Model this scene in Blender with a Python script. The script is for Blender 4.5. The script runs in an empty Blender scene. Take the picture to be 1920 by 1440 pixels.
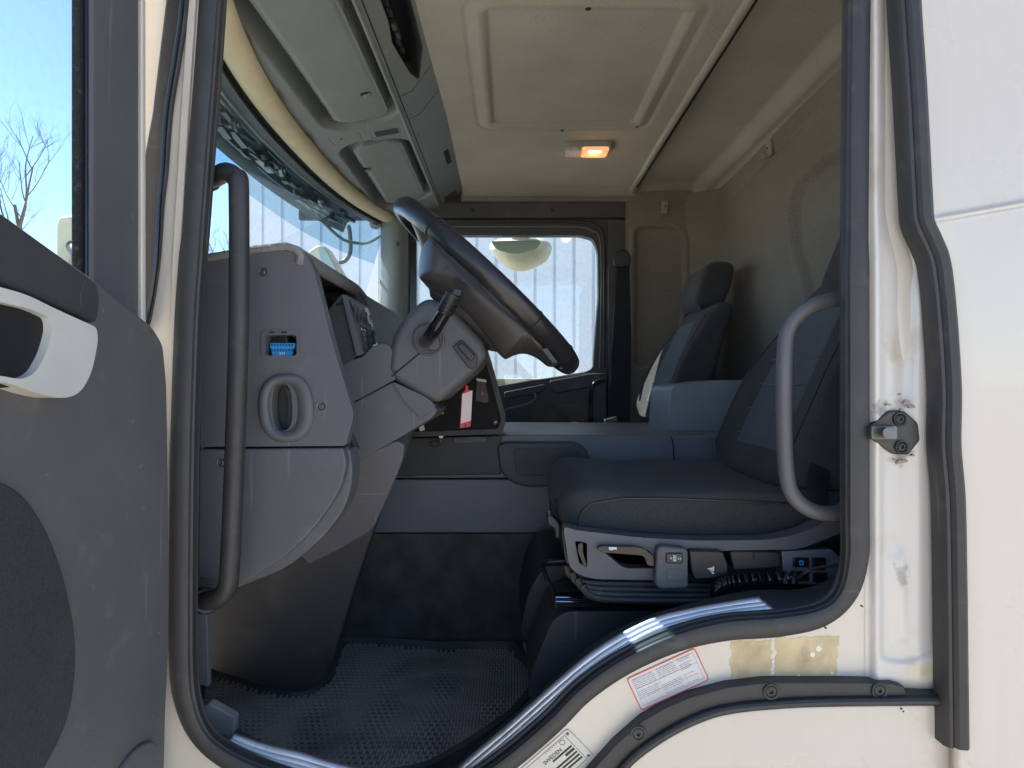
import bpy, bmesh, math, random
from mathutils import Vector as V, Matrix
from mathutils.geometry import tessellate_polygon
from math import sin, cos, pi, radians, exp, sqrt
random.seed(7)
F = 1280.0
S = bpy.context.scene
COL = S.collection

# ------------------------------------------------------------------ camera
cam_d = bpy.data.cameras.new('camera'); cam = bpy.data.objects.new('camera', cam_d); COL.objects.link(cam)
cam.location = (0, 0, 0); cam.rotation_euler = (radians(90), 0, 0)
cam_d.sensor_width = 36; cam_d.lens = 24; cam_d.clip_start = 0.02; cam_d.clip_end = 2000
S.camera = cam
# ------------------------------------------------------------------ light
SUN = V((1.0, -0.55, -1.16)).normalized()          # direction the light travels
w = bpy.data.worlds.new('World'); S.world = w; w.use_nodes = True
nt = w.node_tree; nt.nodes.clear()
wo = nt.nodes.new('ShaderNodeOutputWorld'); bg = nt.nodes.new('ShaderNodeBackground'); sk = nt.nodes.new('ShaderNodeTexSky')
sk.sky_type = 'NISHITA'; sk.sun_disc = False
sk.sun_elevation = math.asin(-SUN.z); sk.sun_rotation = math.atan2(-SUN.x, -SUN.y)
sk.air_density = .75; sk.dust_density = 0.05; sk.ozone_density = 3.0
bg.inputs[1].default_value = 0.12
nt.links.new(sk.outputs[0], bg.inputs[0]); nt.links.new(bg.outputs[0], wo.inputs[0])
sd = bpy.data.lights.new('sun', 'SUN'); sun = bpy.data.objects.new('sun', sd); COL.objects.link(sun)
sd.energy = 5.0; sd.angle = radians(0.5); sd.color = (1, .95, .86)
sun.rotation_euler = (-SUN).to_track_quat('Z', 'Y').to_euler()
S.view_settings.view_transform = 'Standard'; S.view_settings.look = 'None'
S.view_settings.exposure = 1.52; S.view_settings.gamma = 1.0; S.view_settings.use_curve_mapping = False
S.cycles.max_bounces = 12; S.cycles.diffuse_bounces = 6; S.cycles.transparent_max_bounces = 16

# ------------------------------------------------------------------ materials
def mat(name, col, rough=.6, metal=0, bump=None, var=.12, vscale=6, dust=0, dcol=(.45, .42, .38), dscale=9, coat=0, spec=.5,
        sheen=0, fine=0, emit=None, dthr=.62, scuff=0, streak=0, bump2=None):
    m = bpy.data.materials.new(name); m.use_nodes = True
    n = m.node_tree.nodes; L = m.node_tree.links; b = n['Principled BSDF']
    b.inputs['Roughness'].default_value = rough; b.inputs['Metallic'].default_value = metal
    b.inputs['Specular IOR Level'].default_value = spec
    if coat: b.inputs['Coat Weight'].default_value = coat; b.inputs['Coat Roughness'].default_value = .08
    if sheen: b.inputs['Sheen Weight'].default_value = sheen; b.inputs['Sheen Roughness'].default_value = .5
    tc = n.new('ShaderNodeTexCoord')
    def noise(sc, det=4, vec=None):
        t = n.new('ShaderNodeTexNoise'); t.inputs['Scale'].default_value = sc; t.inputs['Detail'].default_value = det
        L.new(vec or tc.outputs['Object'], t.inputs['Vector']); return t
    def ramp(src, a, bb, c0, c1):
        r = n.new('ShaderNodeValToRGB'); r.color_ramp.elements[0].position = a; r.color_ramp.elements[1].position = bb
        r.color_ramp.elements[0].color = (*c0, 1); r.color_ramp.elements[1].color = (*c1, 1)
        L.new(src, r.inputs[0]); return r
    base = ramp(noise(vscale).outputs[0], .3, .7, tuple(c * (1 - var) for c in col), tuple(min(1, c * (1 + var)) for c in col))
    out = base.outputs[0]
    if fine:
        fr = ramp(noise(fine, 2).outputs[0], .35, .65, (.75,) * 3, (1.25,) * 3)
        mx = n.new('ShaderNodeMix'); mx.data_type = 'RGBA'; mx.blend_type = 'MULTIPLY'; mx.inputs[0].default_value = .7
        L.new(out, mx.inputs[6]); L.new(fr.outputs[0], mx.inputs[7]); out = mx.outputs[2]
    if dust:
        dr = ramp(noise(dscale, 9).outputs[0], dthr, dthr + .16, (0,) * 3, (dust,) * 3)
        mx = n.new('ShaderNodeMix'); mx.data_type = 'RGBA'; L.new(dr.outputs[0], mx.inputs[0])
        L.new(out, mx.inputs[6]); mx.inputs[7].default_value = (*dcol, 1); out = mx.outputs[2]
    def stretched(sc, rot, det=4):
        mp_ = n.new('ShaderNodeMapping'); mp_.inputs['Scale'].default_value = sc; mp_.inputs['Rotation'].default_value = rot
        L.new(tc.outputs['Object'], mp_.inputs['Vector']); return noise(1, det, mp_.outputs[0])
    for amt, sc, rot, lo in ((scuff, (55, 55, 4), (.5, .7, .2), .68), (scuff, (5, 60, 60), (.1, .6, .9), .69), (streak, (38, 38, 1.6), (0, 0, 0), .56)):
        if not amt: continue
        dr = ramp(stretched(sc, rot).outputs[0], lo, lo + (.05 if amt == scuff else .2), (0,) * 3, (amt,) * 3)
        mx = n.new('ShaderNodeMix'); mx.data_type = 'RGBA'; L.new(dr.outputs[0], mx.inputs[0])
        L.new(out, mx.inputs[6]); mx.inputs[7].default_value = (*dcol, 1); out = mx.outputs[2]
    L.new(out, b.inputs['Base Color'])
    rr = n.new('ShaderNodeMapRange'); rr.inputs[3].default_value = max(.03, rough - .08); rr.inputs[4].default_value = min(1, rough + .1)
    L.new(noise(vscale * 3, 6).outputs[0], rr.inputs[0]); L.new(rr.outputs[0], b.inputs['Roughness'])
    if bump:
        bm_ = n.new('ShaderNodeBump'); bm_.inputs['Strength'].default_value = bump[1]; bm_.inputs['Distance'].default_value = bump[2] if len(bump) > 2 else .001
        L.new(noise(bump[0], 3).outputs[0], bm_.inputs['Height']); L.new(bm_.outputs[0], b.inputs['Normal'])
        if bump2:
            b2 = n.new('ShaderNodeBump'); b2.inputs['Strength'].default_value = bump2[1]; b2.inputs['Distance'].default_value = bump2[2]
            L.new(noise(bump2[0], 5).outputs[0], b2.inputs['Height']); L.new(b2.outputs[0], bm_.inputs['Normal'])
    if emit:
        b.inputs['Emission Color'].default_value = (*emit[0], 1); b.inputs['Emission Strength'].default_value = emit[1]
    return m
def glass(name, tint=(.93, .97, .96), refl=1.0, dirt=.02):
    m = bpy.data.materials.new(name); m.use_nodes = True; n = m.node_tree.nodes; L = m.node_tree.links; n.clear()
    o = n.new('ShaderNodeOutputMaterial'); t = n.new('ShaderNodeBsdfTransparent'); g = n.new('ShaderNodeBsdfGlossy'); fr = n.new('ShaderNodeLayerWeight'); fr.inputs[0].default_value = .5
    pw = n.new('ShaderNodeMath'); pw.operation = 'POWER'; pw.inputs[1].default_value = 5; L.new(fr.outputs['Facing'], pw.inputs[0])
    ma = n.new('ShaderNodeMath'); ma.operation = 'MULTIPLY_ADD'; ma.inputs[1].default_value = .95; ma.inputs[2].default_value = .05; L.new(pw.outputs[0], ma.inputs[0])
    t.inputs[0].default_value = (*tint, 1); g.inputs['Roughness'].default_value = .01
    mu = n.new('ShaderNodeMath'); mu.operation = 'MULTIPLY'; mu.inputs[1].default_value = refl; L.new(ma.outputs[0], mu.inputs[0])
    mx = n.new('ShaderNodeMixShader'); L.new(mu.outputs[0], mx.inputs[0]); L.new(t.outputs[0], mx.inputs[1]); L.new(g.outputs[0], mx.inputs[2])
    d = n.new('ShaderNodeBsdfDiffuse'); d.inputs[0].default_value = (.6, .6, .57, 1)
    tx = n.new('ShaderNodeTexNoise'); tx.inputs['Scale'].default_value = 70; tx.inputs['Detail'].default_value = 10
    tc = n.new('ShaderNodeTexCoord'); L.new(tc.outputs['Object'], tx.inputs[0])
    mp = n.new('ShaderNodeMapRange'); mp.inputs[1].default_value = .45; mp.inputs[2].default_value = .8; mp.inputs[3].default_value = dirt * .4; mp.inputs[4].default_value = dirt * 3
    L.new(tx.outputs[0], mp.inputs[0])
    m2 = n.new('ShaderNodeMixShader'); L.new(mp.outputs[0], m2.inputs[0]); L.new(mx.outputs[0], m2.inputs[1]); L.new(d.outputs[0], m2.inputs[2])
    L.new(m2.outputs[0], o.inputs[0]); return m
G = (.102, .101, .108)
m_grey = mat('grey grained plastic', G, .55, bump=(420, .25, .0015), var=.07, dust=.25, dcol=(.3, .29, .28), dscale=14, dthr=.64, scuff=.28)
m_grey_d = mat('dark grained plastic', (.050, .049, .051), .55, bump=(420, .3, .0015), var=.1, dust=.3, dcol=(.2, .19, .18), dscale=12, dthr=.60, scuff=.3)
m_door = mat('door trim plastic', (.112, .108, .107), .6, bump=(380, .35, .0016), var=.08, dust=.22, dcol=(.30, .285, .27), dscale=22, dthr=.60, scuff=.35)
m_black = mat('black plastic', (.018, .018, .02), .4, bump=(300, .2, .001), var=.15)
m_gloss = mat('gloss black plastic', (.012, .012, .014), .18, var=.2, vscale=20)
m_leather = mat('black wheel leather', (.022, .021, .022), .30, bump=(700, .12, .0006), var=.2, vscale=14)
m_hub = mat('wheel hub plastic', (.062, .056, .054), .4, bump=(420, .2, .001), var=.1)
m_rub = mat('black rubber seal', (.036, .034, .034), .5, bump=(160, .12, .001), var=.1, vscale=20, dust=.22, dcol=(.13, .12, .10), dscale=30, dthr=.58, scuff=.25)
m_white = mat('white truck paint', (.60, .54, .465), .28, var=.025, vscale=2.5, coat=.6, dust=.22, dcol=(.50, .44, .36), dscale=7, dthr=.60, streak=.16)
m_jamb = mat('grimy white jamb paint', (.64, .595, .53), .33, var=.03, vscale=5, coat=.4, dust=.75, dcol=(.42, .33, .21), dscale=8, dthr=.6, bump=(9, .35, .01))
def stain(m, spots):
    n = m.node_tree.nodes; L = m.node_tree.links; b = n['Principled BSDF']; src = b.inputs['Base Color'].links[0].from_socket
    tc = n.new('ShaderNodeTexCoord')
    for (px, py, rad, col, sc, th) in spots:
        p = ((px - 960) / F * 1.01, 1.01, (720 - py) / F * 1.01)
        d = n.new('ShaderNodeVectorMath'); d.operation = 'DISTANCE'; L.new(tc.outputs['Object'], d.inputs[0]); d.inputs[1].default_value = p
        t = n.new('ShaderNodeTexNoise'); t.inputs['Scale'].default_value = sc; t.inputs['Detail'].default_value = 8; L.new(tc.outputs['Object'], t.inputs['Vector'])
        mr = n.new('ShaderNodeMapRange'); mr.inputs[1].default_value = 0; mr.inputs[2].default_value = rad; mr.inputs[3].default_value = .42; mr.inputs[4].default_value = -.25; L.new(d.outputs['Value'], mr.inputs[0])
        ad = n.new('ShaderNodeMath'); ad.operation = 'ADD'; L.new(t.outputs[0], ad.inputs[0]); L.new(mr.outputs[0], ad.inputs[1])
        m2 = n.new('ShaderNodeMapRange'); m2.inputs[1].default_value = th; m2.inputs[2].default_value = th + .16; L.new(ad.outputs[0], m2.inputs[0])
        mu = n.new('ShaderNodeMath'); mu.operation = 'MULTIPLY'; mu.inputs[1].default_value = .85; L.new(m2.outputs[0], mu.inputs[0])
        mx = n.new('ShaderNodeMix'); mx.data_type = 'RGBA'; L.new(mu.outputs[0], mx.inputs[0]); L.new(src, mx.inputs[6]); mx.inputs[7].default_value = (*col, 1); src = mx.outputs[2]
    L.new(src, b.inputs['Base Color'])
stain(m_jamb, [(1690, 858, .045, (.30, .23, .14), 60, .72), (1700, 815, .055, (.16, .13, .10), 90, .77), (1650, 770, .04, (.30, .28, .25), 110, .72), (1690, 665, .075, (.56, .45, .31), 22, .66), (1735, 1255, .075, (.60, .50, .30), 14, .62), (1690, 1075, .05, (.35, .31, .26), 60, .76)])
m_bounce_white = mat('bounce tinted white jamb paint', (.64, .58, .485), .35, var=.05, vscale=6, coat=.4, dust=.3, dcol=(.5, .42, .3), dthr=.62)  # same white body paint, with warm light off the ground put into its colour
m_ceil = mat('beige roof cloth', (.37, .348, .282), .95, bump=(600, .4, .002), var=.10, vscale=4, fine=520, sheen=.1, dust=.18, dcol=(.40, .37, .29), dscale=3.5, dthr=.58)
m_wall = mat('taupe wall cloth', (.19, .168, .138), .95, bump=(600, .4, .002), var=.12, vscale=3.5, fine=260, sheen=.15, dust=.25, dcol=(.10, .085, .07), dscale=3, dthr=.52)
m_blind = mat('cream blind cloth', (.56, .47, .30), .9, bump=(300, .3, .001), var=.08, vscale=14)
m_shelf = mat('grey green shelf plastic', (.180, .194, .180), .5, bump=(400, .3, .0015), var=.05, vscale=8)
m_tun = mat('blue grey tunnel plastic', (.155, .162, .186), .48, bump=(380, .25, .0015), var=.08, vscale=5, dust=.25, dcol=(.28, .27, .27), dscale=11, dthr=.64)
m_carpet = mat('black needle felt', (.088, .080, .073), .95, bump=(260, .8, .003), var=.3, vscale=18, dust=.3, dcol=(.07, .065, .06), dscale=10, dthr=.55)
m_mat = mat('dusty rubber mat', (.31, .28, .235), .8, bump=(120, .3, .001), var=.3, vscale=7, dust=.8, dcol=(.46, .42, .35), dscale=5, dthr=.42)
m_seat = mat('charcoal seat cloth', (.044, .042, .043), .95, bump=(900, .5, .002), var=.14, vscale=7, fine=420, bump2=(11, .55, .012), sheen=.06, dust=.3, dcol=(.075, .07, .068), dscale=8, dthr=.55)
m_seatc = mat('slate seat centre cloth', (.085, .092, .098), .95, bump=(900, .5, .002), var=.1, vscale=7, fine=420, sheen=.1)
m_line = mat('pale stitch thread', (.16, .17, .18), .9)
m_alu = mat('brushed aluminium', (.66, .67, .69), .46, metal=1, var=.06, vscale=20, scuff=.3, dust=.35, dcol=(.3, .28, .25), dscale=14, dthr=.6)
m_steel = mat('steel', (.38, .38, .39), .35, metal=1, var=.2, vscale=30)
m_chrome = mat('bright metal', (.75, .75, .75), .12, metal=1)
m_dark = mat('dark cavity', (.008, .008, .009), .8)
m_blue = mat('blue connector plastic', (.03, .36, .75), .4, var=.05)
m_red = mat('red plastic', (.55, .02, .03), .35)
m_pink = mat('pale pink paper', (.75, .60, .63), .6)
m_yel = mat('yellow plastic', (.8, .5, .02), .5)
m_handle = mat('ivory handle plastic', (.62, .61, .54), .4, var=.05, vscale=12, dust=.2, dcol=(.35, .33, .28))
m_velvet = mat('black flocked channel', (.012, .014, .014), .9, bump=(500, .8, .003), dust=.5, dcol=(.14, .14, .13), dscale=120, dthr=.6)
m_glass = glass('window glass')
m_wind = glass('windscreen glass', (.86, .93, .95), 1.0, .03)
m_band = glass('tinted top band glass', (.42, .62, .72), 1.0, .03)
m_mirror = mat('mirror face', (.42, .50, .42), .22, metal=.6, var=.1)
m_mirh = mat('ivory mirror shell', (.70, .68, .52), .45, var=.06, vscale=15)
m_amber = mat('amber lamp lens', (.75, .42, .22), .2, emit=((1, .45, .2), .30), bump=(200, .2, .002))
m_clear = mat('clear ribbed lamp lens', (.42, .41, .36), .15, spec=.8, bump=(90, .5, .003), var=.2, vscale=40)
m_bulb = mat('glowing bulb', (1, .8, .6), .4, emit=((1, .68, .45), 2.5))
m_sticker = mat('grey printed label', (.66, .62, .60), .5, var=.04, vscale=20, dust=.15, dscale=40)
m_sred = mat('red label border', (.72, .10, .06), .5)
m_ink = mat('grey print', (.30, .29, .32), .6)
m_inkb = mat('black print', (.02, .02, .02), .5)
m_glue = mat('yellowed glue residue', (.58, .46, .27), .7, bump=(60, .6, .003), var=.22, vscale=16, dust=.8, dcol=(.33, .26, .15), dscale=18, dthr=.56)
m_glue2 = mat('glue crumbs', (.80, .74, .60), .7, var=.1)
m_print = mat('white symbol', (.7, .7, .72), .5)
m_trailer = mat('sky tinted white sheet metal', (.72, .77, .83), .35, var=.03, vscale=.6, dust=.1, dcol=(.5, .48, .45), dscale=2, streak=.12)  # white wall; the blue of the sky on it is put into the base colour
m_bark = mat('grey bark', (.13, .10, .085), .9, var=.3)
m_ground = mat('gravel yard', (.56, .49, .40), .95, bump=(30, .8, .02), var=.22, vscale=3, fine=40)
m_tyre = mat('tyre rubber', (.02, .02, .02), .8)

# ------------------------------------------------------------------ helpers
def place(o, parent):
    COL.objects.link(o)
    if parent is not None:
        while parent.parent is not None and parent.parent.parent is not None: parent = parent.parent
        o.parent = parent
        if parent.parent is None: o.matrix_parent_inverse = Matrix.Translation(parent.location).inverted()
    return o
def split(name, bm, m, parent, **kw):
    """one object per loose piece"""
    bm.verts.index_update(); seen = set(); bm.verts.ensure_lookup_table()
    for v0 in bm.verts:
        if v0.index in seen: continue
        st = [v0]; grp = {v0.index}
        while st:
            v = st.pop()
            for e in v.link_edges:
                o = e.other_vert(v)
                if o.index not in grp: grp.add(o.index); st.append(o)
        seen |= grp; nb = bmesh.new(); mp = {i: nb.verts.new(bm.verts[i].co) for i in sorted(grp)}
        for f in {f for i in grp for f in bm.verts[i].link_faces}: nb.faces.new([mp[v.index] for v in f.verts])
        fin(name, nb, m, parent, **kw)
    bm.free()
def root(name, label, cat, loc, group=None):
    o = bpy.data.objects.new(name, None); o.empty_display_size = .1; COL.objects.link(o); o.location = loc
    o['label'] = label; o['category'] = cat
    if group: o['group'] = group
    return o
T = root('truck', 'white truck cab seen through its open driver door, grey dashboard and dark cloth seats inside', 'truck', (.2, 2, -2))

def fin(name, bm, m, parent, bevel=0, seg=3, sub=0, solid=0, ang=35, label=None, mats=None, recalc=True):
    bmesh.ops.remove_doubles(bm, verts=bm.verts, dist=1e-6)
    if recalc: bmesh.ops.recalc_face_normals(bm, faces=bm.faces)
    me = bpy.data.meshes.new(name); bm.to_mesh(me); bm.free()
    for p in me.polygons: p.use_smooth = True
    if not sub: me.set_sharp_from_angle(angle=radians(ang))
    for x in (mats or [m]): me.materials.append(x)
    o = bpy.data.objects.new(name, me); place(o, parent)
    if solid:
        s = o.modifiers.new('s', 'SOLIDIFY'); s.thickness = solid; s.offset = -1
    if bevel:
        b = o.modifiers.new('b', 'BEVEL'); b.width = bevel; b.segments = seg; b.limit_method = 'ANGLE'; b.angle_limit = radians(32); b.harden_normals = True
    if sub:
        s = o.modifiers.new('u', 'SUBSURF'); s.levels = s.render_levels = sub
    if label: o['label'] = label
    return o

def front(Y): return lambda a, b, d=0: V(((a - 960) / F * Y, Y + d, (720 - b) / F * Y))
def plane(p0, n):
    p0, n = V(p0), V(n).normalized()
    def f(a, b, d=0):
        r = V(((a - 960) / F, 1, (720 - b) / F)); t = p0.dot(n) / r.dot(n)
        return r * t - n * d
    return f
def wxz(Y): return lambda a, b, d=0: V((a, Y + d, b))
def wyz(X, s=-1): return lambda a, b, d=0: V((X + s * d, a, b))
def wxy(Z, s=1): return lambda a, b, d=0: V((a, b, Z + s * d))

def rnd(poly, r=8, n=5):
    out = []; N = len(poly)
    for i, p in enumerate(poly):
        rr = p[2] if len(p) > 2 else r
        P = V((p[0], p[1])); A = V(poly[i - 1][:2]); B = V(poly[(i + 1) % N][:2])
        if rr <= 0: out.append((P.x, P.y)); continue
        la, lb = (A - P).length, (B - P).length
        t = min(rr, la * .48, lb * .48)
        a = P + (A - P).normalized() * t; b = P + (B - P).normalized() * t
        for k in range(n + 1):
            s = k / n; q = a * (1 - s) ** 2 + P * 2 * s * (1 - s) + b * s * s; out.append((q.x, q.y))
    return out
def rect(x0, y0, x1, y1, r=0): return rnd([(x0, y0), (x1, y0), (x1, y1), (x0, y1)], r)
def ell(cx, cy, rx, ry, n=28, p=2.0, rot=0):
    o = []
    for k in range(n):
        a = 2 * pi * k / n; c, s = cos(a), sin(a)
        x = math.copysign(abs(c) ** (2 / p), c) * rx; y = math.copysign(abs(s) ** (2 / p), s) * ry
        o.append((cx + x * cos(rot) - y * sin(rot), cy + x * sin(rot) + y * cos(rot)))
    return o
def cr(pts, n=6, closed=False):
    P = [V(p) for p in pts]; N = len(P); out = []
    rng = range(N if closed else N - 1)
    for i in rng:
        if closed: p0, p1, p2, p3 = P[i - 1], P[i], P[(i + 1) % N], P[(i + 2) % N]
        else: p0, p1, p2, p3 = P[max(i - 1, 0)], P[i], P[i + 1], P[min(i + 2, N - 1)]
        for k in range(n):
            t = k / n
            out.append(.5 * ((2 * p1) + (p2 - p0) * t + (2 * p0 - 5 * p1 + 4 * p2 - p3) * t * t + (3 * p1 - p0 - 3 * p2 + p3) * t ** 3))
    if not closed: out.append(P[-1])
    return out
def add_plate(bm, outer, mp, depth, holes=()):
    loops = [list(outer)] + [list(h) for h in holes]
    loops = [[(p[0], p[1]) for p in l] for l in loops]
    flat = [p for l in loops for p in l]
    f0 = [bm.verts.new(mp(p[0], p[1], 0)) for p in flat]; f1 = [bm.verts.new(mp(p[0], p[1], depth)) for p in flat]
    if len(loops) == 1:
        bm.faces.new(f0); bm.faces.new(f1[::-1])
    else:
        for t in tessellate_polygon([[V((p[0], p[1], 0)) for p in l] for l in loops]):
            try: bm.faces.new([f0[i] for i in t]); bm.faces.new([f1[i] for i in t][::-1])
            except ValueError: pass
    k = 0
    for l in loops:
        N = len(l)
        for i in range(N):
            a, b = k + i, k + (i + 1) % N
            bm.faces.new([f0[a], f0[b], f1[b], f1[a]])
        k += N
def plate(name, outer, mp, depth, m, parent=None, holes=(), bevel=0, **kw):
    bm = bmesh.new(); add_plate(bm, outer, mp, depth, holes)
    return fin(name, bm, m, parent or T, bevel=bevel, **kw)
def add_box(bm, c, s, rot=None):
    r = bmesh.ops.create_cube(bm, size=1)['verts']
    for v in r:
        q = V((v.co.x * s[0], v.co.y * s[1], v.co.z * s[2]))
        if rot: q = rot @ q
        v.co = q + V(c)
def box(name, c, s, m, parent=None, bevel=.002, rot=None, **kw):
    bm = bmesh.new(); add_box(bm, c, s, rot); return fin(name, bm, m, parent or T, bevel=bevel, **kw)
def add_sweep(bm, path, prof, up=None, caps=True, scale=None):
    path = [V(p) for p in path]; N = len(path); rings = []; nrm = None
    for i, p in enumerate(path):
        t = (path[min(i + 1, N - 1)] - path[max(i - 1, 0)]).normalized()
        if up is not None:
            s = t.cross(V(up)).normalized(); u = s.cross(t).normalized()
        else:
            if nrm is None:
                a = V((0, 0, 1)) if abs(t.z) < .9 else V((1, 0, 0)); nrm = t.cross(a).normalized()
            nrm = (nrm - t * nrm.dot(t)).normalized(); s = nrm; u = t.cross(s)
        k = scale(i / (N - 1)) if scale else 1
        rings.append([bm.verts.new(p + s * a * k + u * b * k) for a, b in prof])
    M = len(prof)
    for i in range(N - 1):
        for j in range(M):
            bm.faces.new([rings[i][j], rings[i][(j + 1) % M], rings[i + 1][(j + 1) % M], rings[i + 1][j]])
    if caps: bm.faces.new(rings[0][::-1]); bm.faces.new(rings[-1])
def circ(r, n=12, ry=None): return [(r * cos(2 * pi * k / n), (ry or r) * sin(2 * pi * k / n)) for k in range(n)]
def tube(name, path, r, m, parent=None, up=None, ry=None, n=14, scale=None, **kw):
    bm = bmesh.new(); add_sweep(bm, path, circ(r, n, ry), up, scale=scale); return fin(name, bm, m, parent or T, **kw)
def sweep(name, path, prof, m, parent=None, up=(0, 1, 0), **kw):
    bm = bmesh.new(); add_sweep(bm, path, prof, up); return fin(name, bm, m, parent or T, **kw)
def grid(name, rows, m, parent=None, solid=0, closed=False, cap=False, ang=60, label=None, mats=None, mfun=None, sub=0):
    bm = bmesh.new(); R = [[bm.verts.new(p) for p in r] for r in rows]
    for i in range(len(R) - 1):
        n = len(R[i])
        for j in range(n if closed else n - 1):
            f = bm.faces.new([R[i][j], R[i][(j + 1) % n], R[i + 1][(j + 1) % n], R[i + 1][j]])
            if mfun: f.material_index = mfun(f.calc_center_median())
    if cap: bm.faces.new(R[0]); bm.faces.new(R[-1])
    return fin(name, bm, m, parent or T, solid=solid, ang=ang, label=label, mats=mats, sub=sub)
def lin(a, b, n): return [a + (b - a) * k / (n - 1) for k in range(n)]
def relief(name, fn, us, vs, m, parent=None, **kw): return grid(name, [[fn(u, v) for u in us] for v in vs], m, parent, **kw)
def sdrr(x, y, x0, y0, x1, y1, r):
    qx = abs(x - (x0 + x1) / 2) - (x1 - x0) / 2 + r; qy = abs(y - (y0 + y1) / 2) - (y1 - y0) / 2 + r
    return sqrt(max(qx, 0) ** 2 + max(qy, 0) ** 2) + min(max(qx, qy), 0) - r
def ss(a, b, x):
    t = max(0, min(1, (x - a) / (b - a))); return t * t * (3 - 2 * t)
def sdpoly(x, y, P):
    d = 1e9; c = False; N = len(P)
    for i in range(N):
        ax, ay = P[i - 1]; bx, by = P[i]; ex, ey = bx - ax, by - ay; wx, wy = x - ax, y - ay
        t = max(0, min(1, (wx * ex + wy * ey) / (ex * ex + ey * ey + 1e-12))); d = min(d, (wx - ex * t) ** 2 + (wy - ey * t) ** 2)
        if (ay > y) != (by > y) and x < (bx - ax) * (y - ay) / (by - ay) + ax: c = not c
    return (-1 if c else 1) * sqrt(d)
def screw(p, n, r, parent=None, m=None, cup=True):
    """countersunk screw: collar ring and dished star head"""
    n = V(n).normalized(); a = n.orthogonal().normalized(); b = n.cross(a); p = V(p); bm = bmesh.new()
    prof = ([(r * 1.5, -.001), (r * 1.45, .0016), (r * 1.1, .001), (r * 1.02, -.0012)] if cup else [(r * 1.02, -.001)]) + [(r * .95, .0006), (r * .6, .0018), (r * .38, .0016), (r * .3, -.002), (0, -.002)]
    rows = []
    for k, (q, h) in enumerate(prof):
        if q == 0: rows.append([p + n * h] * 18); continue
        rows.append([p + (a * cos(t * 2 * pi / 18) + b * sin(t * 2 * pi / 18)) * q * (1 + (.18 * cos(t * 2 * pi / 3) if q < r * .45 else 0)) + n * h for t in range(18)])
    R = [[bm.verts.new(v) for v in rw] for rw in rows]
    for i in range(len(R) - 1):
        for j in range(18): bm.faces.new([R[i][j], R[i][(j + 1) % 18], R[i + 1][(j + 1) % 18], R[i + 1][j]])
    return fin('screw', bm, m or m_black, parent or T, ang=40)
def text(name, s, size, mp, x, y, ang, m, parent, dep=.0002):
    """flat letters laid on a surface; x,y are surface coordinates in metres"""
    c = bpy.data.curves.new(name, 'FONT'); c.body = s; c.size = size
    tmp = bpy.data.objects.new(name, c); COL.objects.link(tmp)
    dg = bpy.context.evaluated_depsgraph_get(); me = bpy.data.meshes.new_from_object(tmp.evaluated_get(dg))
    bpy.data.objects.remove(tmp); bpy.data.curves.remove(c)
    for v in me.vertices:
        X, Y = v.co.x * cos(ang) - v.co.y * sin(ang), v.co.x * sin(ang) + v.co.y * cos(ang)
        v.co = mp(x + X, y + Y)
    me.materials.append(m); o = bpy.data.objects.new(name, me); return place(o, parent)

YB = 1.02     # plane of the body side around the doorway
#======================================================================= surroundings
bm = bmesh.new(); bmesh.ops.create_grid(bm, x_segments=2, y_segments=2, size=600)
for v in bm.verts: v.co.z = -2.0
g = fin('ground', bm, m_ground, None); g['kind'] = 'structure'

TR = root('trailer', 'tall white ribbed trailer wall, sky blue put into its colour, parked beyond the far side of the cab', 'trailer', (1, 6.4, -2))
xs = []; x = -2.02
while x < 6.4:
    xs += [(x, 0), (x + .112, 0), (x + .114, .022), (x + .134, .022), (x + .136, 0)]; x += .148
rows = [[V((a, 5.2 + d, z)) for a, d in xs] for z in (-.85, 0.6, 2.1)]
grid('side_wall', rows, m_trailer, TR, ang=20)
box('top_rail', (2.2, 5.23, 2.14), (8.5, .1, .09), m_trailer, TR, .01); box('bottom_rail', (2.2, 5.24, -.9), (8.5, .1, .12), m_steel, TR, .01)
box('corner_post', (-2.05, 5.24, .62), (.07, .12, 3.1), m_trailer, TR, .01); box('far_wall', (2.2, 7.7, .62), (8.4, .04, 3.0), m_trailer, TR, .01)
box('roof', (2.2, 6.45, 2.17), (8.4, 2.5, .03), m_trailer, TR, .01); box('floor', (2.2, 6.45, -.9), (8.4, 2.4, .06), m_steel, TR, .01)
for xx in (3.4, 4.7):
    for yy in (5.5, 7.4):
        wl = tube('wheel', [(xx, yy - .15, -1.5), (xx, yy + .15, -1.5)], .5, m_tyre, TR, n=28)
        tube('rim', [(xx, yy - .16, -1.5), (xx, yy + .16, -1.5)], .29, m_steel, wl, n=20)
box('support_leg', (-.6, 5.6, -1.45), (.12, .12, 1.1), m_steel, TR, .005)

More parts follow.
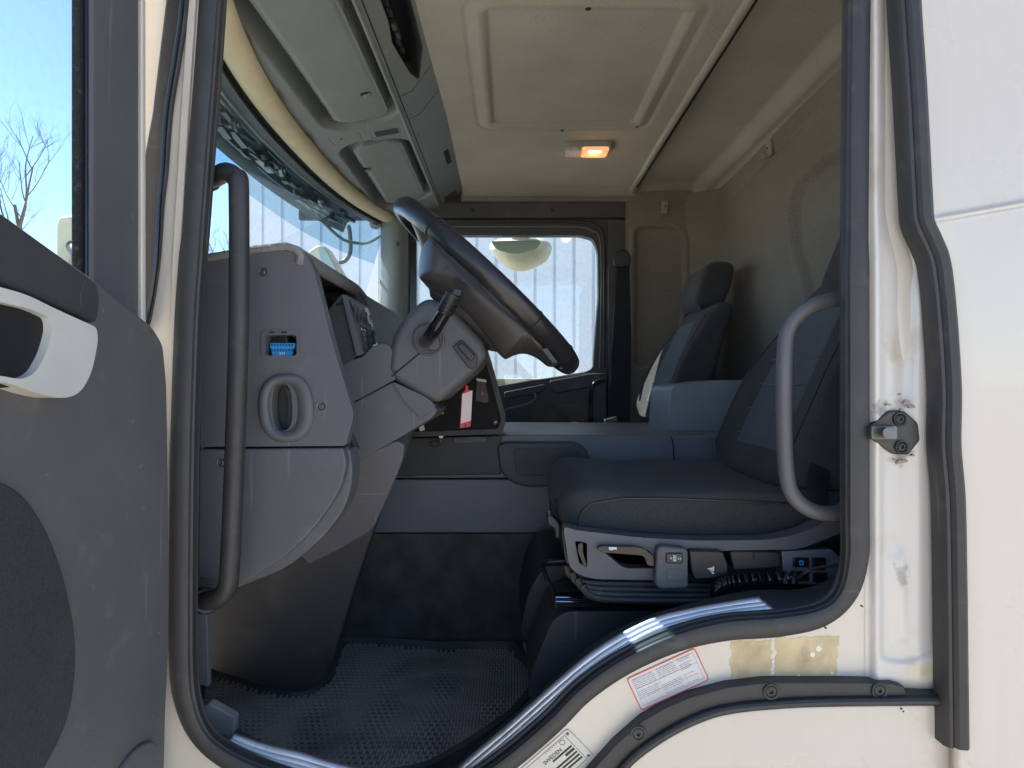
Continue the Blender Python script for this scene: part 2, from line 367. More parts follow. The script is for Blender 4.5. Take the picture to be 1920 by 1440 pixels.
def tree(x, y, h, seed, label, spread=.42):
    R = random.Random(seed); t = root('bare_tree', label, 'tree', (x, y, -2), 'leafless trees behind the yard')
    bt = bmesh.new(); bc = bmesh.new()
    def br(bm, p, d, L, r, lv):
        pts = [p]; q = p.copy(); dd = d.copy()
        for k in range(4):
            dd = (dd + V((R.uniform(-.12, .12), R.uniform(-.12, .12), R.uniform(0, .12)))).normalized(); q = q + dd * L / 4; pts.append(q.copy())
        add_sweep(bm, pts, circ(r, 5 if lv else 8), scale=lambda s: 1 - .45 * s, caps=False)
        if lv >= 6: return
        for k in range(3):
            s = R.uniform(.35, 1); b = pts[0].lerp(pts[-1], s) if lv else pts[min(4, int(1 + s * 3.5))]
            a = R.uniform(0, 2 * pi); side = V((cos(a), sin(a), R.uniform(.1, .6)))
            br(bc, b, (dd + side * R.uniform(.5, .95)).normalized(), L * R.uniform(.5, .72), r * .46, lv + 1)
    br(bt, V((x, y, -2)), V((0, 0, 1)), h * .42, h * .016, 0)
    fin('trunk', bt, m_bark, t); fin('crown', bc, m_bark, t)
tree(-12.7, 18, 9.6, 3, 'bare twiggy tree left of the door mirror, seen through the door window')
tree(-12.6, 19.5, 8.6, 12, 'lower bare tree beside the door mirror edge, seen through the door window')
tree(-8.2, 19, 9.4, 5, 'bare fine branched tree seen through the windscreen beside the tall grab handle')

#======================================================================= cab shell
SEAL = [(399, -120), (396, -20), (386, 130), (375, 270), (364, 420), (353, 560), (347, 700), (343, 850), (341, 1000), (340, 1150), (341, 1250), (348, 1312), (370, 1370), (410, 1412),
        (490, 1452), (620, 1492), (760, 1508), (850, 1496), (945, 1436), (1036, 1360), (1097, 1299), (1175, 1245), (1270, 1202), (1360, 1180), (1460, 1172), (1540, 1155), (1585, 1118), (1605, 1050),
        (1606, 950), (1606, 700), (1606, 450), (1608, 200), (1610, 0), (1610, -120)]
seal_s = [tuple(p) for p in cr([V(p) for p in SEAL], 5)]
fb = front(YB)
frame_out = [(268, -240), (1775, -240), (1775, 1700), (268, 1700)]
plate('body_side', frame_out, fb, .018, m_bounce_white, holes=[seal_s + [(1610, -200), (405, -200)][:2]], label='white door frame round the opening, warm bounce light put into its colour')
# seal round the doorway
sp = [V(front(YB - .004)(*p)) for p in seal_s]
def seal_w(t):
    i = min(len(sp) - 1, int(round(t * (len(sp) - 1)))); d = (sp[min(i + 2, len(sp) - 1)] - sp[max(i - 2, 0)]).normalized()
    return (1 - .24 * abs(2 * d.x * d.z) ** 1.2) * (.92 if sp[i].z > .2 else 1)
bm = bmesh.new(); add_sweep(bm, sp, [(-.0165, .012), (-.0168, -.003), (-.0150, -.0085), (-.0105, -.0112), (-.002, -.0122), (.0075, -.0114), (.0135, -.0085), (.0150, -.0045), (.0138, -.0025), (.0165, 0), (.0165, .012)], (0, 1, 0), scale=seal_w)
fin('door_seal', bm, m_rub, T, ang=38)
sp2 = []
cxm, czm = 960, 600
for i, p in enumerate(seal_s):
    a = V(seal_s[max(i - 1, 0)]); b = V(seal_s[min(i + 1, len(seal_s) - 1)]); t = (b - a).normalized(); nn = V((t.y, -t.x))
    sp2.append(V(front(YB + .012)(p[0] + nn.x * 25, p[1] + nn.y * 25)))
tube('seal_lip', sp2, .0048, m_rub, up=(0, 1, 0), n=8)
def off(d, Y):
    o = []
    for i, p in enumerate(seal_s):
        a = V(seal_s[max(i - 1, 0)]); b = V(seal_s[min(i + 1, len(seal_s) - 1)]); t = (b - a).normalized(); o.append(front(Y)(p[0] + t.y * d, p[1] - t.x * d))
    return o
grid('opening_return', [off(14, YB + .006), off(24, YB + .02), off(27, YB + .04), off(26, YB + .055)], m_black, solid=.002)
# black A pillar inner return
pl = [V(p) for p in ((414, -120), (412, 0), (402, 130), (391, 270), (382, 420), (374, 560), (369, 700), (368, 850), (364, 1000), (362, 1150), (364, 1270))]
rows = [[front(YB + d)(p.x + dx, p.y) for p in cr(pl, 4)] for d, dx in ((.008, -6), (.02, 4), (.10, 2), (.13, 6))]
grid('pillar_return', rows, m_black, solid=.003)
# header above and closing skins out of sight
box('door_header', (0.05, 1.08, .87), (1.35, .12, .26), m_bounce_white, bevel=.01)
box('roof_skin', (.13, 2.0, .93), (1.75, 2.2, .03), m_white, bevel=.01)
box('floor_pan', (.13, 2.0, -.745), (1.7, 2.1, .05), m_black, bevel=.005)
box('front_panel', (-.98, 2.0, -.35), (.06, 2.1, .85), m_white, bevel=.02)
box('rear_skin', (.97, 2.0, .1), (.05, 2.1, 1.7), m_white, bevel=.01)
# jamb panel beside the opening (right) with soft pressings
def jamb(px, py):
    l = 1622; r = 1712 if py < 380 else (1712 + ss(380, 500, py) * 52)
    b = .010 * exp(-((px - 1640) / 14) ** 2) - .012 * exp(-((px - (1672 + 26 * ss(380, 520, py))) / 22) ** 2) * (1 - .8 * ss(560, 820, py)) * (.5 + .5 * ss(1000, 800, py)) + .006 * exp(-((px - 1722) / 16) ** 2) * ss(500, 560, py)
    b += .010 * ss(1215, 1230, py - 18 * cos((px - 1690) / 40)) * ss(1640, 1660, px) * .6
    b += .007 * exp(-((px - 1690 - (py - 1100) * .03) / 16) ** 2) * ss(1020, 1060, py) * (1 - ss(1190, 1215, py))
    return front(YB - .0008 - (.0052 + b * .8) * ss(1622, 1650, px) * (1 - .9 * ss(1270, 1298, py)))(px, py)
relief('jamb_panel', jamb, lin(1622, 1775, 60), lin(-60, 1300, 240), m_jamb, label='grimy white door jamb with stains below the latch')
# outer body skin to the right
def skin(px, py):
    e = ss(1715, 1760, px) if py < 400 else 1
    r = 408 - (px - 1770) * .18
    b = .006 * exp(-((py - r) / 5) ** 2) + .005 * ss(r + 3, r + 8, py)
    b -= .02 * (1 - ss(0, 26, px - edge(py)))
    return front(.975 - b * ss(0, 60, px - edge(py)) - min(0, b) * 0)(px, py)
OS = [(1699, -100), (1699, 0), (1710, 167), (1721, 375), (1725, 417), (1743, 458), (1757, 500), (1768, 600), (1776, 733), (1775, 833), (1783, 933), (1786, 1080), (1788, 1240), (1790, 1396)]
def edge(py):
    for (x0, y0), (x1, y1) in zip(OS, OS[1:]):
        if y0 <= py <= y1: return x0 + (x1 - x0) * (py - y0) / (y1 - y0)
    return 1790
vv = lin(-100, 340, 40) + lin(345, 450, 60) + lin(460, 1600, 120)
rows = [[skin(edge(v) + u, v) for u in lin(8, 520, 70)] for v in vv]
grid('side_panel', rows, m_white, solid=-.02, label='smooth white outer panel right of the doorway')
sweep('outer_seal', [V(front(.985)(*p)) for p in cr([V(p) for p in OS], 5)], [(-.0175, .02), (-.0175, -.002), (-.013, -.010), (-.009, -.011), (-.007, -.008), (-.002, -.015), (.008, -.017), (.016, -.010), (.0175, 0), (.0175, .02)], m_rub, ang=40)
# ---- latch on the jamb
lt = plate('door_latch', rnd([(1633, 796), (1668, 770), (1695, 769), (1722, 793), (1726, 826), (1704, 853), (1676, 852), (1640, 828)], 5), front(YB - .013), .02, mat('oily dark metal', (.035, .033, .030), .35, var=.4, vscale=40), bevel=.003, label='oily steel latch plate on the door jamb')
plate('striker_arm', rnd([(1634, 798), (1684, 798), (1684, 825), (1634, 825)], 6), front(YB - .026), .016, mat('greasy steel', (.16, .16, .15), .4, metal=.8, var=.3, vscale=40), lt, bevel=.002)
tube('striker_pin', [front(YB - .045)(1667, 812), front(YB - .01)(1667, 812)], 0.0085, mat('pin steel', (.22, .22, .21), .45, metal=.7), lt, n=20, bevel=.001)
for p in ((1688, 786), (1691, 838)): screw(front(YB - .0145)(*p), (0, -1, 0), .007, lt, m_black)
grime = []
bm = bmesh.new(); R = random.Random(4)
for k in range(16):
    cx, cy = R.gauss(1690, 22), R.gauss(850 if k % 3 else 760, 18)
    if abs(cx - 1680) < 44 and 772 < cy < 850: continue
    if not 1630 < cx < 1740: continue
    r0 = R.uniform(1.2, 5); add_plate(bm, [(cx + r0 * R.uniform(.6, 2.2) * cos(a * pi / 4), cy + r0 * R.uniform(.5, 1.2) * sin(a * pi / 4)) for a in range(8)], front(YB - .0165), .006)
split('grease_mark', bm, mat('old grease', (.30, .25, .19), .6, var=.4), T)
# ---- arch strip, skirt
st_top = [(1764, 1302), (1700, 1300), (1697, 1288), (1675, 1281), (1577, 1279), (1440, 1279), (1365, 1288), (1294, 1307), (1245, 1328), (1204, 1352), (1153, 1397), (1125, 1428), (1060, 1500)]
st_bot = [(1130, 1500), (1181, 1434), (1251, 1383), (1322, 1349), (1380, 1335), (1450, 1328), (1520, 1324), (1640, 1322), (1764, 1321)]
ar = plate('wheel_arch_strip', st_top + st_bot, front(YB - .022), .03, m_rub, bevel=.003)
sweep('strip_lip', [V(front(YB - .026)(p[0], p[1] - 7)) for p in cr([V(p) for p in st_bot[::-1]], 5)], circ(.0065, 10), m_rub, ar)
for p in ((1197, 1376), (1446, 1297), (1649, 1295)): screw(front(YB - .0235)(*p), (0, -1, 0), .008, ar, m_rub)
sk_poly = [(p[0], p[1] - 3) for p in [tuple(q) for q in cr([V(p) for p in st_bot], 4)]] + [(1830, 1321), (1830, 1700), (1000, 1700)]
plate('step_skirt', sk_poly, front(YB - .017), .03, m_white, bevel=.008, label='white step panel below the wheel arch strip')
bm = bmesh.new()
for (cx, cy, r0) in ((1690, 1329, 2.5), (1694, 1334, 2), (1617, 1137, 2), (1549, 1178, 2)): add_plate(bm, ell(cx, cy, r0, r0 * .8, 7), front(YB - .0175 if cy > 1300 else YB - .015), .004)
split('paint_chip', bm, m_black, T)
# ---- aluminium sill strips
def ribs(rows_px, name, par=None, y0=YB + .032, y1=YB + .014):
    """grooved strip between an inner and an outer edge line"""
    A, B = [cr([V(p) for p in r], 6) for r in rows_px]; n = len(A); P = 11; R = []
    for k in range(P * 4 + 1):
        s = k / (P * 4); h = -.0016 * exp(-((((s * 4 + .5) % 1) - .5) / .13) ** 2) + .0006 * cos((s * 4 % 1 - .5) * 2 * pi)
        R.append([front(y0 + (y1 - y0) * s)(*(A[i] * (1 - s) + B[i] * s)) + V((0, -.6, 1)).normalized() * h for i in range(n)])
    o = grid(name, R, m_alu, par or T, solid=.004, ang=25)
    bm = bmesh.new()
    for k in range(5):
        s = k / 4; add_sweep(bm, [front(y0 + (y1 - y0) * s - .0006)(*(A[i] * (1 - s) + B[i] * s)) for i in range(n)], circ(.0009, 6))
    split('groove', bm, m_black, o)
    return o
a1 = ribs([[(860, 1440), (900, 1405), (956, 1358), (1041, 1282), (1125, 1214), (1218, 1164), (1294, 1144), (1360, 1132), (1422, 1122)],
           [(890, 1460), (917, 1438), (975, 1388), (1055, 1318), (1120, 1266), (1222, 1200), (1310, 1172), (1385, 1158), (1458, 1150)]], 'sill_strip')
screw(front(YB + .024)(1344, 1148), (0, -.5, 1), .006, a1, m_steel)
a2 = ribs([[(436, 1377), (500, 1398), (560, 1412), (640, 1436), (720, 1450), (800, 1452)], [(412, 1408), (480, 1436), (560, 1456), (640, 1476), (720, 1488), (820, 1490)]], 'sill_strip')
a1['label'] = 'grooved aluminium strip curving over the wheel arch'; a2['label'] = 'short grooved aluminium strip at the front foot of the opening'
# ---- black sill cover under the aluminium strips
A = cr([V(p) for p in ((365, 1270), (378, 1340), (420, 1378), (520, 1400), (640, 1432), (740, 1450), (840, 1440), (890, 1400), (950, 1350), (1041, 1270), (1118, 1202), (1200, 1160), (1290, 1132), (1400, 1108), (1500, 1104), (1560, 1080), (1584, 1020))], 6)
B = cr([V(p) for p in ((352, 1290), (362, 1350), (404, 1400), (480, 1440), (600, 1478), (740, 1492), (860, 1480), (930, 1430), (990, 1375), (1062, 1312), (1128, 1258), (1212, 1208), (1310, 1178), (1400, 1160), (1500, 1152), (1565, 1110), (1590, 1040))], 6)
R = [[front(YB + .012 + .085 * (1 - s))(*(a * (1 - s) + b * s)) for a, b in zip(A, B)] for s in (1, .5, 0)] + [[front(YB + .13)(a.x, a.y + 6) for a in A], [front(YB + .14)(a.x * 1, a.y + 130) for a in A]]
grid('sill_cover', R, m_grey_d, solid=.002)
# ---- labels on the sill
uf = lambda x, y, d=0: V((x, YB - .0012 + d, y))
def pxw(px, py): return ((px - 960) / F * YB, (720 - py) / F * YB)
c4 = [pxw(*p) for p in ((1174, 1272), (1302, 1214), (1330, 1273), (1202, 1332))]
O = V(c4[0]); ux = (V(c4[1]) - O); uy = (V(c4[3]) - O); Wd, Hd = ux.length, uy.length; ux.normalize(); uy.normalize()
def loc(u, v, d=0): q = O + ux * u + uy * v; return V((q.x, YB - .0012 - .0004 * d, q.y))
L1 = plate('warning_label', rect(0, 0, Wd, Hd, .005), lambda u, v, d=0: loc(u, v, 0) + V((0, d, 0)), .001, m_sticker, label='pale technical label with thin red border on the sill')
plate('label_border', rect(0, 0, Wd, Hd, .005), lambda u, v, d=0: loc(u, v, 1) + V((0, d, 0)), .0003, m_sred, L1, holes=[rect(.0016, .0016, Wd - .0016, Hd - .0016, .004)])
bm = bmesh.new(); R_ = random.Random(2)
pm = lambda u, v, d=0: loc(u, v, 1) + V((0, d, 0))
for k in range(15):
    v = .006 + k * (Hd - .012) / 15
    for s0, s1 in ((.007, .042), (.045, .078), (.08, Wd - .012)):
        if R_.random() < .3: continue
        u = s0
        while u < s1 - .004:
            l = R_.uniform(.002, .008); add_plate(bm, rect(u, v, min(u + l, s1), v + .0007), pm, .0002); u += l + .0012
for r4 in ((.006, .005, Wd - .006, .0054), (.006, Hd - .006, Wd - .006, Hd - .0056), (.006, .005, .0064, Hd - .006), (Wd - .0064, .005, Wd - .006, Hd - .006), (.0435, .02, .0439, Hd - .012), (.006, .0205, Wd - .006, .0208), (.02, .034, Wd - .03, .0343)):
    add_plate(bm, rect(*r4), pm, .0002)
fin('small_print', bm, m_ink, L1)
# maker's plate
c4 = [pxw(*p) for p in ((960, 1455), (1064, 1365), (1114, 1417), (1010, 1507))]
O2 = V(c4[0]); ax = (V(c4[1]) - O2); ay = (V(c4[2]) - V(c4[1])); W2, H2 = ax.length, ay.length; ax.normalize(); ay.normalize()
def loc2(u, v, d=0): q = O2 + ax * u + ay * v; return V((q.x, YB - .0020 + d, q.y))
def l2(k): return lambda u, v, d=0: loc2(u, v, d) + V((0, -.0003 * k, 0))
L2 = plate('makers_plate', rect(0, 0, W2, H2, .005), loc2, .002, mat('pale stamped plate', (.50, .50, .47), .4, metal=.3), label='stamped metal plate with black bars at the foot of the sill')
plate('plate_edge', rect(.003, .004, W2 - .010, H2 - .004), l2(1), .0002, m_inkb, L2, holes=[rect(.0036, .0046, W2 - .0106, H2 - .0046)])
text('lettering', 'SWEDEN', .0085, lambda x, y: loc2(x, -y, 0) + V((0, -.0006, 0)), W2 - .062, -.0195, 0, m_inkb, L2)
bm = bmesh.new()
for k, (u0, u1, v0, v1) in enumerate(((-.050, -.013, .0215, .0245), (-.030, -.013, .0265, .0305), (-.062, -.013, .0330, .0360), (-.062, -.013, .0385, .0415), (-.062, -.013, .0440, .0470))):
    add_plate(bm, rect(W2 + u0, v0, W2 + u1, v1), l2(1), .0002)
for k in range(9): add_plate(bm, rect(W2 - .050 + k * .0042, .006, W2 - .0475 + k * .0042, .0066), l2(1), .0002)
fin('black_bars', bm, m_inkb, L2)
plate('emblem', ell(W2 - .020, .0105, .0042, .0042, 20), l2(1), .0002, m_inkb, L2, holes=[ell(W2 - .020, .0105, .0035, .0035, 20)])
for v in (.006, H2 - .006): screw(loc2(W2 - .0055, v), (0, -1, 0), .0028, L2, m_steel, cup=False)
# peeled sticker residue
R_ = random.Random(9)
def jag(x0, y0, x1, y1, a=3):
    o = []
    for (ax_, ay_), (bx_, by_) in (((x0, y0), (x1, y0 - 3)), ((x1, y0 - 3), (x1 - 2, y1)), ((x1 - 2, y1), (x0, y1)), ((x0, y1), (x0, y0))):
        for k in range(14): o.append((ax_ + (bx_ - ax_) * k / 14 + R_.uniform(-a, a), ay_ + (by_ - ay_) * k / 14 + R_.uniform(-a * .6, a * .6)))
    return o
gp = plate('glue_residue', jag(1371, 1203, 1448, 1278, 3.5), front(YB - .0006), .001, m_glue, label='yellowed residue of a peeled sticker, left piece')
gp2 = plate('glue_residue', jag(1455, 1196, 1572, 1272, 3), front(YB - .0006), .001, m_glue, label='yellowed residue of a peeled sticker, right piece')
bm = bmesh.new()
for (cx, cy, r0) in ((1535, 1216, 6), (1523, 1228, 5), (1450, 1240, 3), (1448, 1262, 3.2), (1498, 1266, 2), (1560, 1262, 3)):
    add_plate(bm, [(cx + r0 * R_.uniform(.7, 1.2) * cos(a * pi / 4), cy + r0 * R_.uniform(.7, 1.2) * sin(a * pi / 4)) for a in range(8)], front(YB - .0014), .001)
split('glue_crumb', bm, m_glue2, T)

#======================================================================= A pillar strips and open door (left)
# bent rubber between door and pillar
rr1 = [(354, -120), (350, 0), (337, 100), (320, 207), (311, 320), (304, 380), (297, 480), (287, 555), (277, 605)]
hs = plate('hinge_seal', [tuple(p) for p in cr([V(p) for p in rr1], 5)] + [(262, 640), (262, 330), (284, 207), (297, 100), (309, 0), (315, -120)], front(1.006), .012, m_rub, bevel=.005, seg=4)
sweep('seal_bead', [front(1.003)(p.x - 8 + 5 * ss(200, 560, p.y), p.y) for p in cr([V(p) for p in rr1], 5)], circ(.0035, 8), m_gloss, hs)
plate('pillar_ridge', [(360, -120), (375, -120), (353, 207), (338, 480), (326, 700), (318, 900), (312, 900), (316, 700), (322, 480), (338, 207)], front(YB - .006), .01, m_bounce_white, bevel=.004)
XD = -.50
QX = [XD]
def q(px, py, X=None):
    X = QX[0] if X is None else X
    Y = X * F / (px - 960); return (Y, (720 - py) / F * Y)
D = plate('door', rnd([(.05, .20), (.5, .20), q(0, 392), q(90, 458), q(190, 530), q(290, 612), q(309, 645), q(316, 720), q(319, 900), q(320, 1200), q(314, 1330), (.985, -.60), (.95, -.78), (.05, -.78)], .012), wyz(XD), .05, m_door, bevel=.014, seg=5, label='open driver door with grey trim, seen at the left edge')
plate('outer_skin', [(.03, .2), (.985, .02), (.985, -.80), (.03, -.80)], wyz(XD - .055), .03, m_white, D, bevel=.004)
QX[0] = XD + .018
tr = plate('top_rail', rnd([(.05, .195), (.5, .195), q(0, 394), q(90, 459), q(186, 531), q(191, 560), q(186, 608), q(100, 568), q(0, 528), (.5, .085), (.05, .085)], .01), wyz(XD + .018), .03, m_grey_d, D, bevel=.010, seg=4)
plate('plug', ell(*q(160, 552, XD + .018), .0085, .017, 24, rot=-.25), wyz(XD + .0188), .004, m_grey_d, D, bevel=.0008)
QX[0] = XD + .024
hd = plate('door_handle', rnd([(.4, .10), q(0, 538), q(50, 552), q(110, 582), q(182, 614), q(184, 640), q(172, 700), q(150, 738), q(118, 748), q(70, 738), q(0, 712), (.4, -.02)], .022), wyz(XD + .024), .04, m_handle, D,
      holes=[rnd([(.43, .085), q(0, 566), q(60, 580), q(96, 597), q(98, 620), q(88, 660), q(66, 700), q(40, 712), q(0, 704), (.43, .0)], .012)], bevel=.007, seg=4, label='ivory moulded pull handle')
QX[0] = XD + .015
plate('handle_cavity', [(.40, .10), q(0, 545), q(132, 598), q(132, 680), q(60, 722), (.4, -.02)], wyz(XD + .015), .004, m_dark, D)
QX[0] = XD
plate('speaker_cloth', rnd([(.05, -.06), (.52, -.06), q(0, 903), q(40, 930), q(78, 985), q(112, 1070), q(134, 1170), q(138, 1250), q(126, 1340), q(96, 1410), q(60, 1470), (.6, -.5), (.05, -.55)], .05), wyz(XD + .004), .02, mat('door pocket felt', (.036, .034, .033), .95, bump=(700, .5, .001), var=.15, vscale=9, fine=300), D, bevel=.003, label='black felt door pocket')
plate('pocket_cap', ell(*q(262, 1448, XD + .01), .055, .030, 30), wyz(XD + .006), .02, m_door, D, bevel=.004)
# window frame of the door: pillar, flocked channel, white edge, glass
def vbox(name, X0, X1, Ya, Yb, z0, z1, m, par, bevel=.003): return box(name, ((X0 + X1) / 2, (Ya + Yb) / 2, (z0 + z1) / 2), (abs(X1 - X0), abs(Yb - Ya), z1 - z0), m, par, bevel)
wf = vbox('window_frame', -.550, -.528, .855, .972, -.05, .95, m_grey, D, .012)
vbox('glass_channel', -.546, -.535, .845, .858, -.05, .93, m_velvet, D, .002)
vbox('channel_lip', -.540, -.530, .851, .856, -.05, .93, m_gloss, D, .002)
vbox('door_edge', -.575, -.527, .973, .984, -.1, .95, m_bounce_white, D, .003)
vbox('frame_top', -.575, -.53, .05, .97, .87, .95, m_grey, D, .01)
vbox('door_glass', -.5435, -.5415, .05, .85, .0, .90, m_glass, D, 0)
vbox('frame_rear', -.575, -.53, .03, .09, -.05, .95, m_grey, D, .01)
# near exterior mirror behind the door glass
mr = plate('door_mirror', rnd([(103, 420), (110, 404), (155, 402), (155, 640), (103, 640)], 10), front(1.25), .1, m_mirh, T, bevel=.008, label='white door mirror shell seen through the door window')
tube('mirror_arm', [front(1.3)(130, 450), V((-.72, 1.15, .20)), V((-.60, 1.08, .2))], .012, m_black, mr)

#======================================================================= front left interior: dash end panel
YD = 1.125
fd = front(YD)
conn_hole = rect(496, 628, 556, 667, 7)
duct_hole = ell(529, 763, 19, 45, 30, 2.6, -.03)
dash = plate('dashboard', rnd([(372, 491, 0), (440, 480, 10), (475, 470, 10), (570, 468, 22), (588, 503, 20), (622, 640, 30), (664, 778, 12), (648, 836, 6), (372, 838, 0)], 8), fd, .03, m_grey, holes=[conn_hole, duct_hole], bevel=.006, seg=4, label='grey dashboard with its end panel facing the driver door')
plate('lower_kick_panel', rnd([(372, 842, 0), (643, 840, 4), (650, 868, 14), (640, 915, 40), (600, 978, 50), (540, 1042, 40), (446, 1098, 10), (370, 1084, 0)], 8), fd, .05, m_grey, dash, bevel=.006, seg=4)
plate('kick_panel_rim', rnd([(600, 842), (656, 842, 6), (662, 885, 30), (652, 945, 40), (610, 1004, 50), (540, 1064, 30), (430, 1108, 10), (372, 1108, 4), (372, 1080)], 8), front(YD + .022), .06, m_grey, dash, bevel=.007, seg=4)
# dash core behind the end panel
dp = rnd([(-.62, .19), (-.45, .205), (-.345, .215, .03), (-.325, .185, .02), (-.27, -.045, .02), (-.30, -.10), (-.62, -.30), (-.95, -.30), (-.95, .10)], .02)
plate('dash_core', dp, wxz(YD + .40), 1.42, m_grey_d, dash, bevel=.01)
plate('dash_core', [(-.62, .185), (-.45, .195), (-.40, .19), (-.36, -.02), (-.36, -.2), (-.62, -.30), (-.95, -.30), (-.95, .10)], wxz(YD + .032), .37, m_black, dash, bevel=.006)
# padded top
tp = []
for i, Y in enumerate(lin(YD - .004, 2.98, 40)):
    s = (Y - YD) / (2.98 - YD); row = []
    prof = [(-.345 + .0, .196), (-.342, .212), (-.350, .226), (-.37, .233), (-.42, .228), (-.50, .214), (-.60, .20), (-.72, .186), (-.88, .17), (-.88, .15)]
    for x, z in prof:
        bulge = -.024 * ss(.22, .34, s) + .012 * exp(-((s - .9) / .2) ** 2) * 0
        dx = .0 if s < .3 else .0
        row.append(V((x + dx, Y, z + bulge * (1 if x > -.5 else .6))))
    tp.append(row)
pad = grid('dash_pad', tp, mat('dash top pad', (.23, .215, .205), .8, bump=(190, .8, .004), var=.1), dash, solid=.012, ang=50)
# details on the end panel
fr = plate('socket_frame', rect(490, 619, 562, 672, 9), front(YD - .002), .004, m_grey, dash, holes=[rect(496, 628, 556, 667, 7)], bevel=.001)
for x in (504, 527): plate('frame_slot', rect(x, 621.5, x + 11, 624.5, 1), front(YD - .0026), .002, m_dark, fr)
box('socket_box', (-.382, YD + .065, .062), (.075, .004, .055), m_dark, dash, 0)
plate('socket_walls', rect(493, 625, 559, 670, 5), front(YD + .012), .05, m_dark, dash, holes=[rect(496, 628, 556, 667, 4)])
bc_ = plate('diagnostic_plug', rnd([(506, 643), (553, 643), (553, 652), (550, 654), (549, 668), (510, 668), (509, 654), (506, 652)], 2), front(YD + .015), .03, m_blue, dash, bevel=.001, label='bright blue diagnostic socket')
bm = bmesh.new()
for r_ in range(2):
    for k in range(8):
        x0 = 508 + k * 5.4; y0 = 644.3 + r_ * 9.5; add_plate(bm, rect(x0, y0, x0 + 3.6, y0 + 5.2, .8), front(YD + .0145), .001)
fin('plug_slots', bm, mat('dark blue slot', (.0, .09, .25), .5), bc_)
for k in range(3): plate('plug_mark', rect(524 + k * 4, 660, 526 + k * 4, 665, .6), front(YD + .0144), .001, m_print, bc_)
bm = bmesh.new(); R_ = random.Random(5)
for k in range(5):
    a = front(YD + .03)(500 + k * 12, 628); add_sweep(bm, cr([a, a + V((R_.uniform(-.01, .01), .01, -.012)), a + V((R_.uniform(-.015, .015), .02, -.02))], 5), circ(.0008, 6))
fin('wires', bm, m_steel, dash)
# demister duct ring
rows = []
for k, (s, d) in enumerate(((1.0, .0), (.97, -.006), (.9, -.010), (.78, -.010), (.66, -.004), (.60, .004), (.56, .02), (.55, .05))):
    e = ell(537 - 8 * (k / 7) , 765 - 2 * (k / 7), 53 * s * (1 if k < 3 else (.93 - .03 * k)), 65 * s * (1 if k < 3 else 1 + .02 * k), 40, 2.4, -.05)
    rows.append([front(YD + d)(*p) for p in e])
duct = grid('demister_duct', rows, m_grey, dash, closed=True, ang=70)
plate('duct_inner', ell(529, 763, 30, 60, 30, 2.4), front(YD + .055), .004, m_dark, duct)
plate('duct_flap', rnd([(533, 722), (548, 735), (548, 800), (538, 806), (541, 770), (541, 745)], 4), front(YD + .03), .004, m_grey_d, duct)
for p in ((493, 510), (602, 762), (415, 868)): screw(front(YD - .0004)(*p), (0, -1, 0), .0050, dash, mat('dull screw', (.12, .12, .11), .4, metal=.6))
# driver facing side of the dash: cluster divider, vent, panels
plate('cluster_side', rnd([(613, 585), (640, 552), (668, 668), (640, 690), (626, 640)], 3), front(YD + .22), .25, m_grey_d, dash, bevel=.003)
plate('divider', rnd([(640, 552), (650, 553), (679, 664), (668, 668)], 2), front(YD + .21), .22, m_grey, dash, bevel=.002)
pv = plane((-.318, 1.4, .1), (1, 0, -.22 * -1 + 0))
vt = plate('air_vent', rnd([(656, 562), (694, 580), (703, 625), (676, 610)], 4), plane((-.300, 1.5, .1), (.97, -.02, .22)), .03, m_black, dash, bevel=.002)
for k in range(5): 
    a = plane((-.299, 1.5, .1), (.97, -.02, .22))
    box('vent_slat', a(666 + k * 7.0, 576 + k * 4.5 + 16) + V((0, 0, .0)), (.004, .004, .045), m_grey_d, vt, .001)
plate('vent_trim', rnd([(687, 577), (690, 578), (700, 612), (697, 612)], 1), plane((-.296, 1.5, .1), (.97, -.02, .22)), .004, m_handle, vt)
plate('switch_panel', rnd([(676, 612), (704, 628), (714, 668), (680, 664)], 3), plane((-.302, 1.5, .1), (.97, -.02, .22)), .03, m_gloss, dash, bevel=.002)
R_ = random.Random(8)
for k in range(8):
    box('switch', plane((-.299, 1.5, .1), (.97, -.02, .22))(682 + (k % 3) * 9 + (k // 3) * 2, 626 + (k // 3) * 13), (.006, .02, .014), m_grey_d, dash, .001)
# centre console panel beside the column
cc = plate('centre_console', rnd([(752, 816), (800, 760), (850, 700), (905, 640), (915, 668), (948, 786), (941, 811)], 5), front(1.76), .25, mat('matt black console', (.012, .012, .014), .6, spec=.2), dash, bevel=.004, label='black centre console side behind the steering column')
plate('console_rim', rnd([(905, 640, 2), (913, 650, 2), (949, 784, 8), (942, 814, 6), (750, 820, 2), (752, 811, 2), (934, 804, 6), (940, 786, 6), (908, 668, 2)], 3), front(1.752), .02, m_grey_d, dash, bevel=.002)
kn = plate('button_panel', rnd([(893, 712), (909, 710), (918, 750), (914, 757), (890, 752)], 4), front(1.753), .01, m_black, cc, bevel=.002)
plate('red_button', ell(905, 738, 3.2, 4.5, 14), front(1.748), .006, m_red, kn, bevel=.001)
plate('console_label', [(893, 709), (911, 712), (912, 717), (894, 714)], front(1.75), .002, m_handle, cc)
screw(front(1.757)(930, 792), (0, -1, 0), .004, cc, m_steel)
plate('yellow_tag', rnd([(820, 766), (830, 765), (832, 776), (818, 777)], 1), front(1.62), .003, m_yel, cc)
plate('pink_tag', rnd([(785, 800), (794, 797), (797, 806), (788, 809)], 1), front(1.70), .003, m_pink, cc)

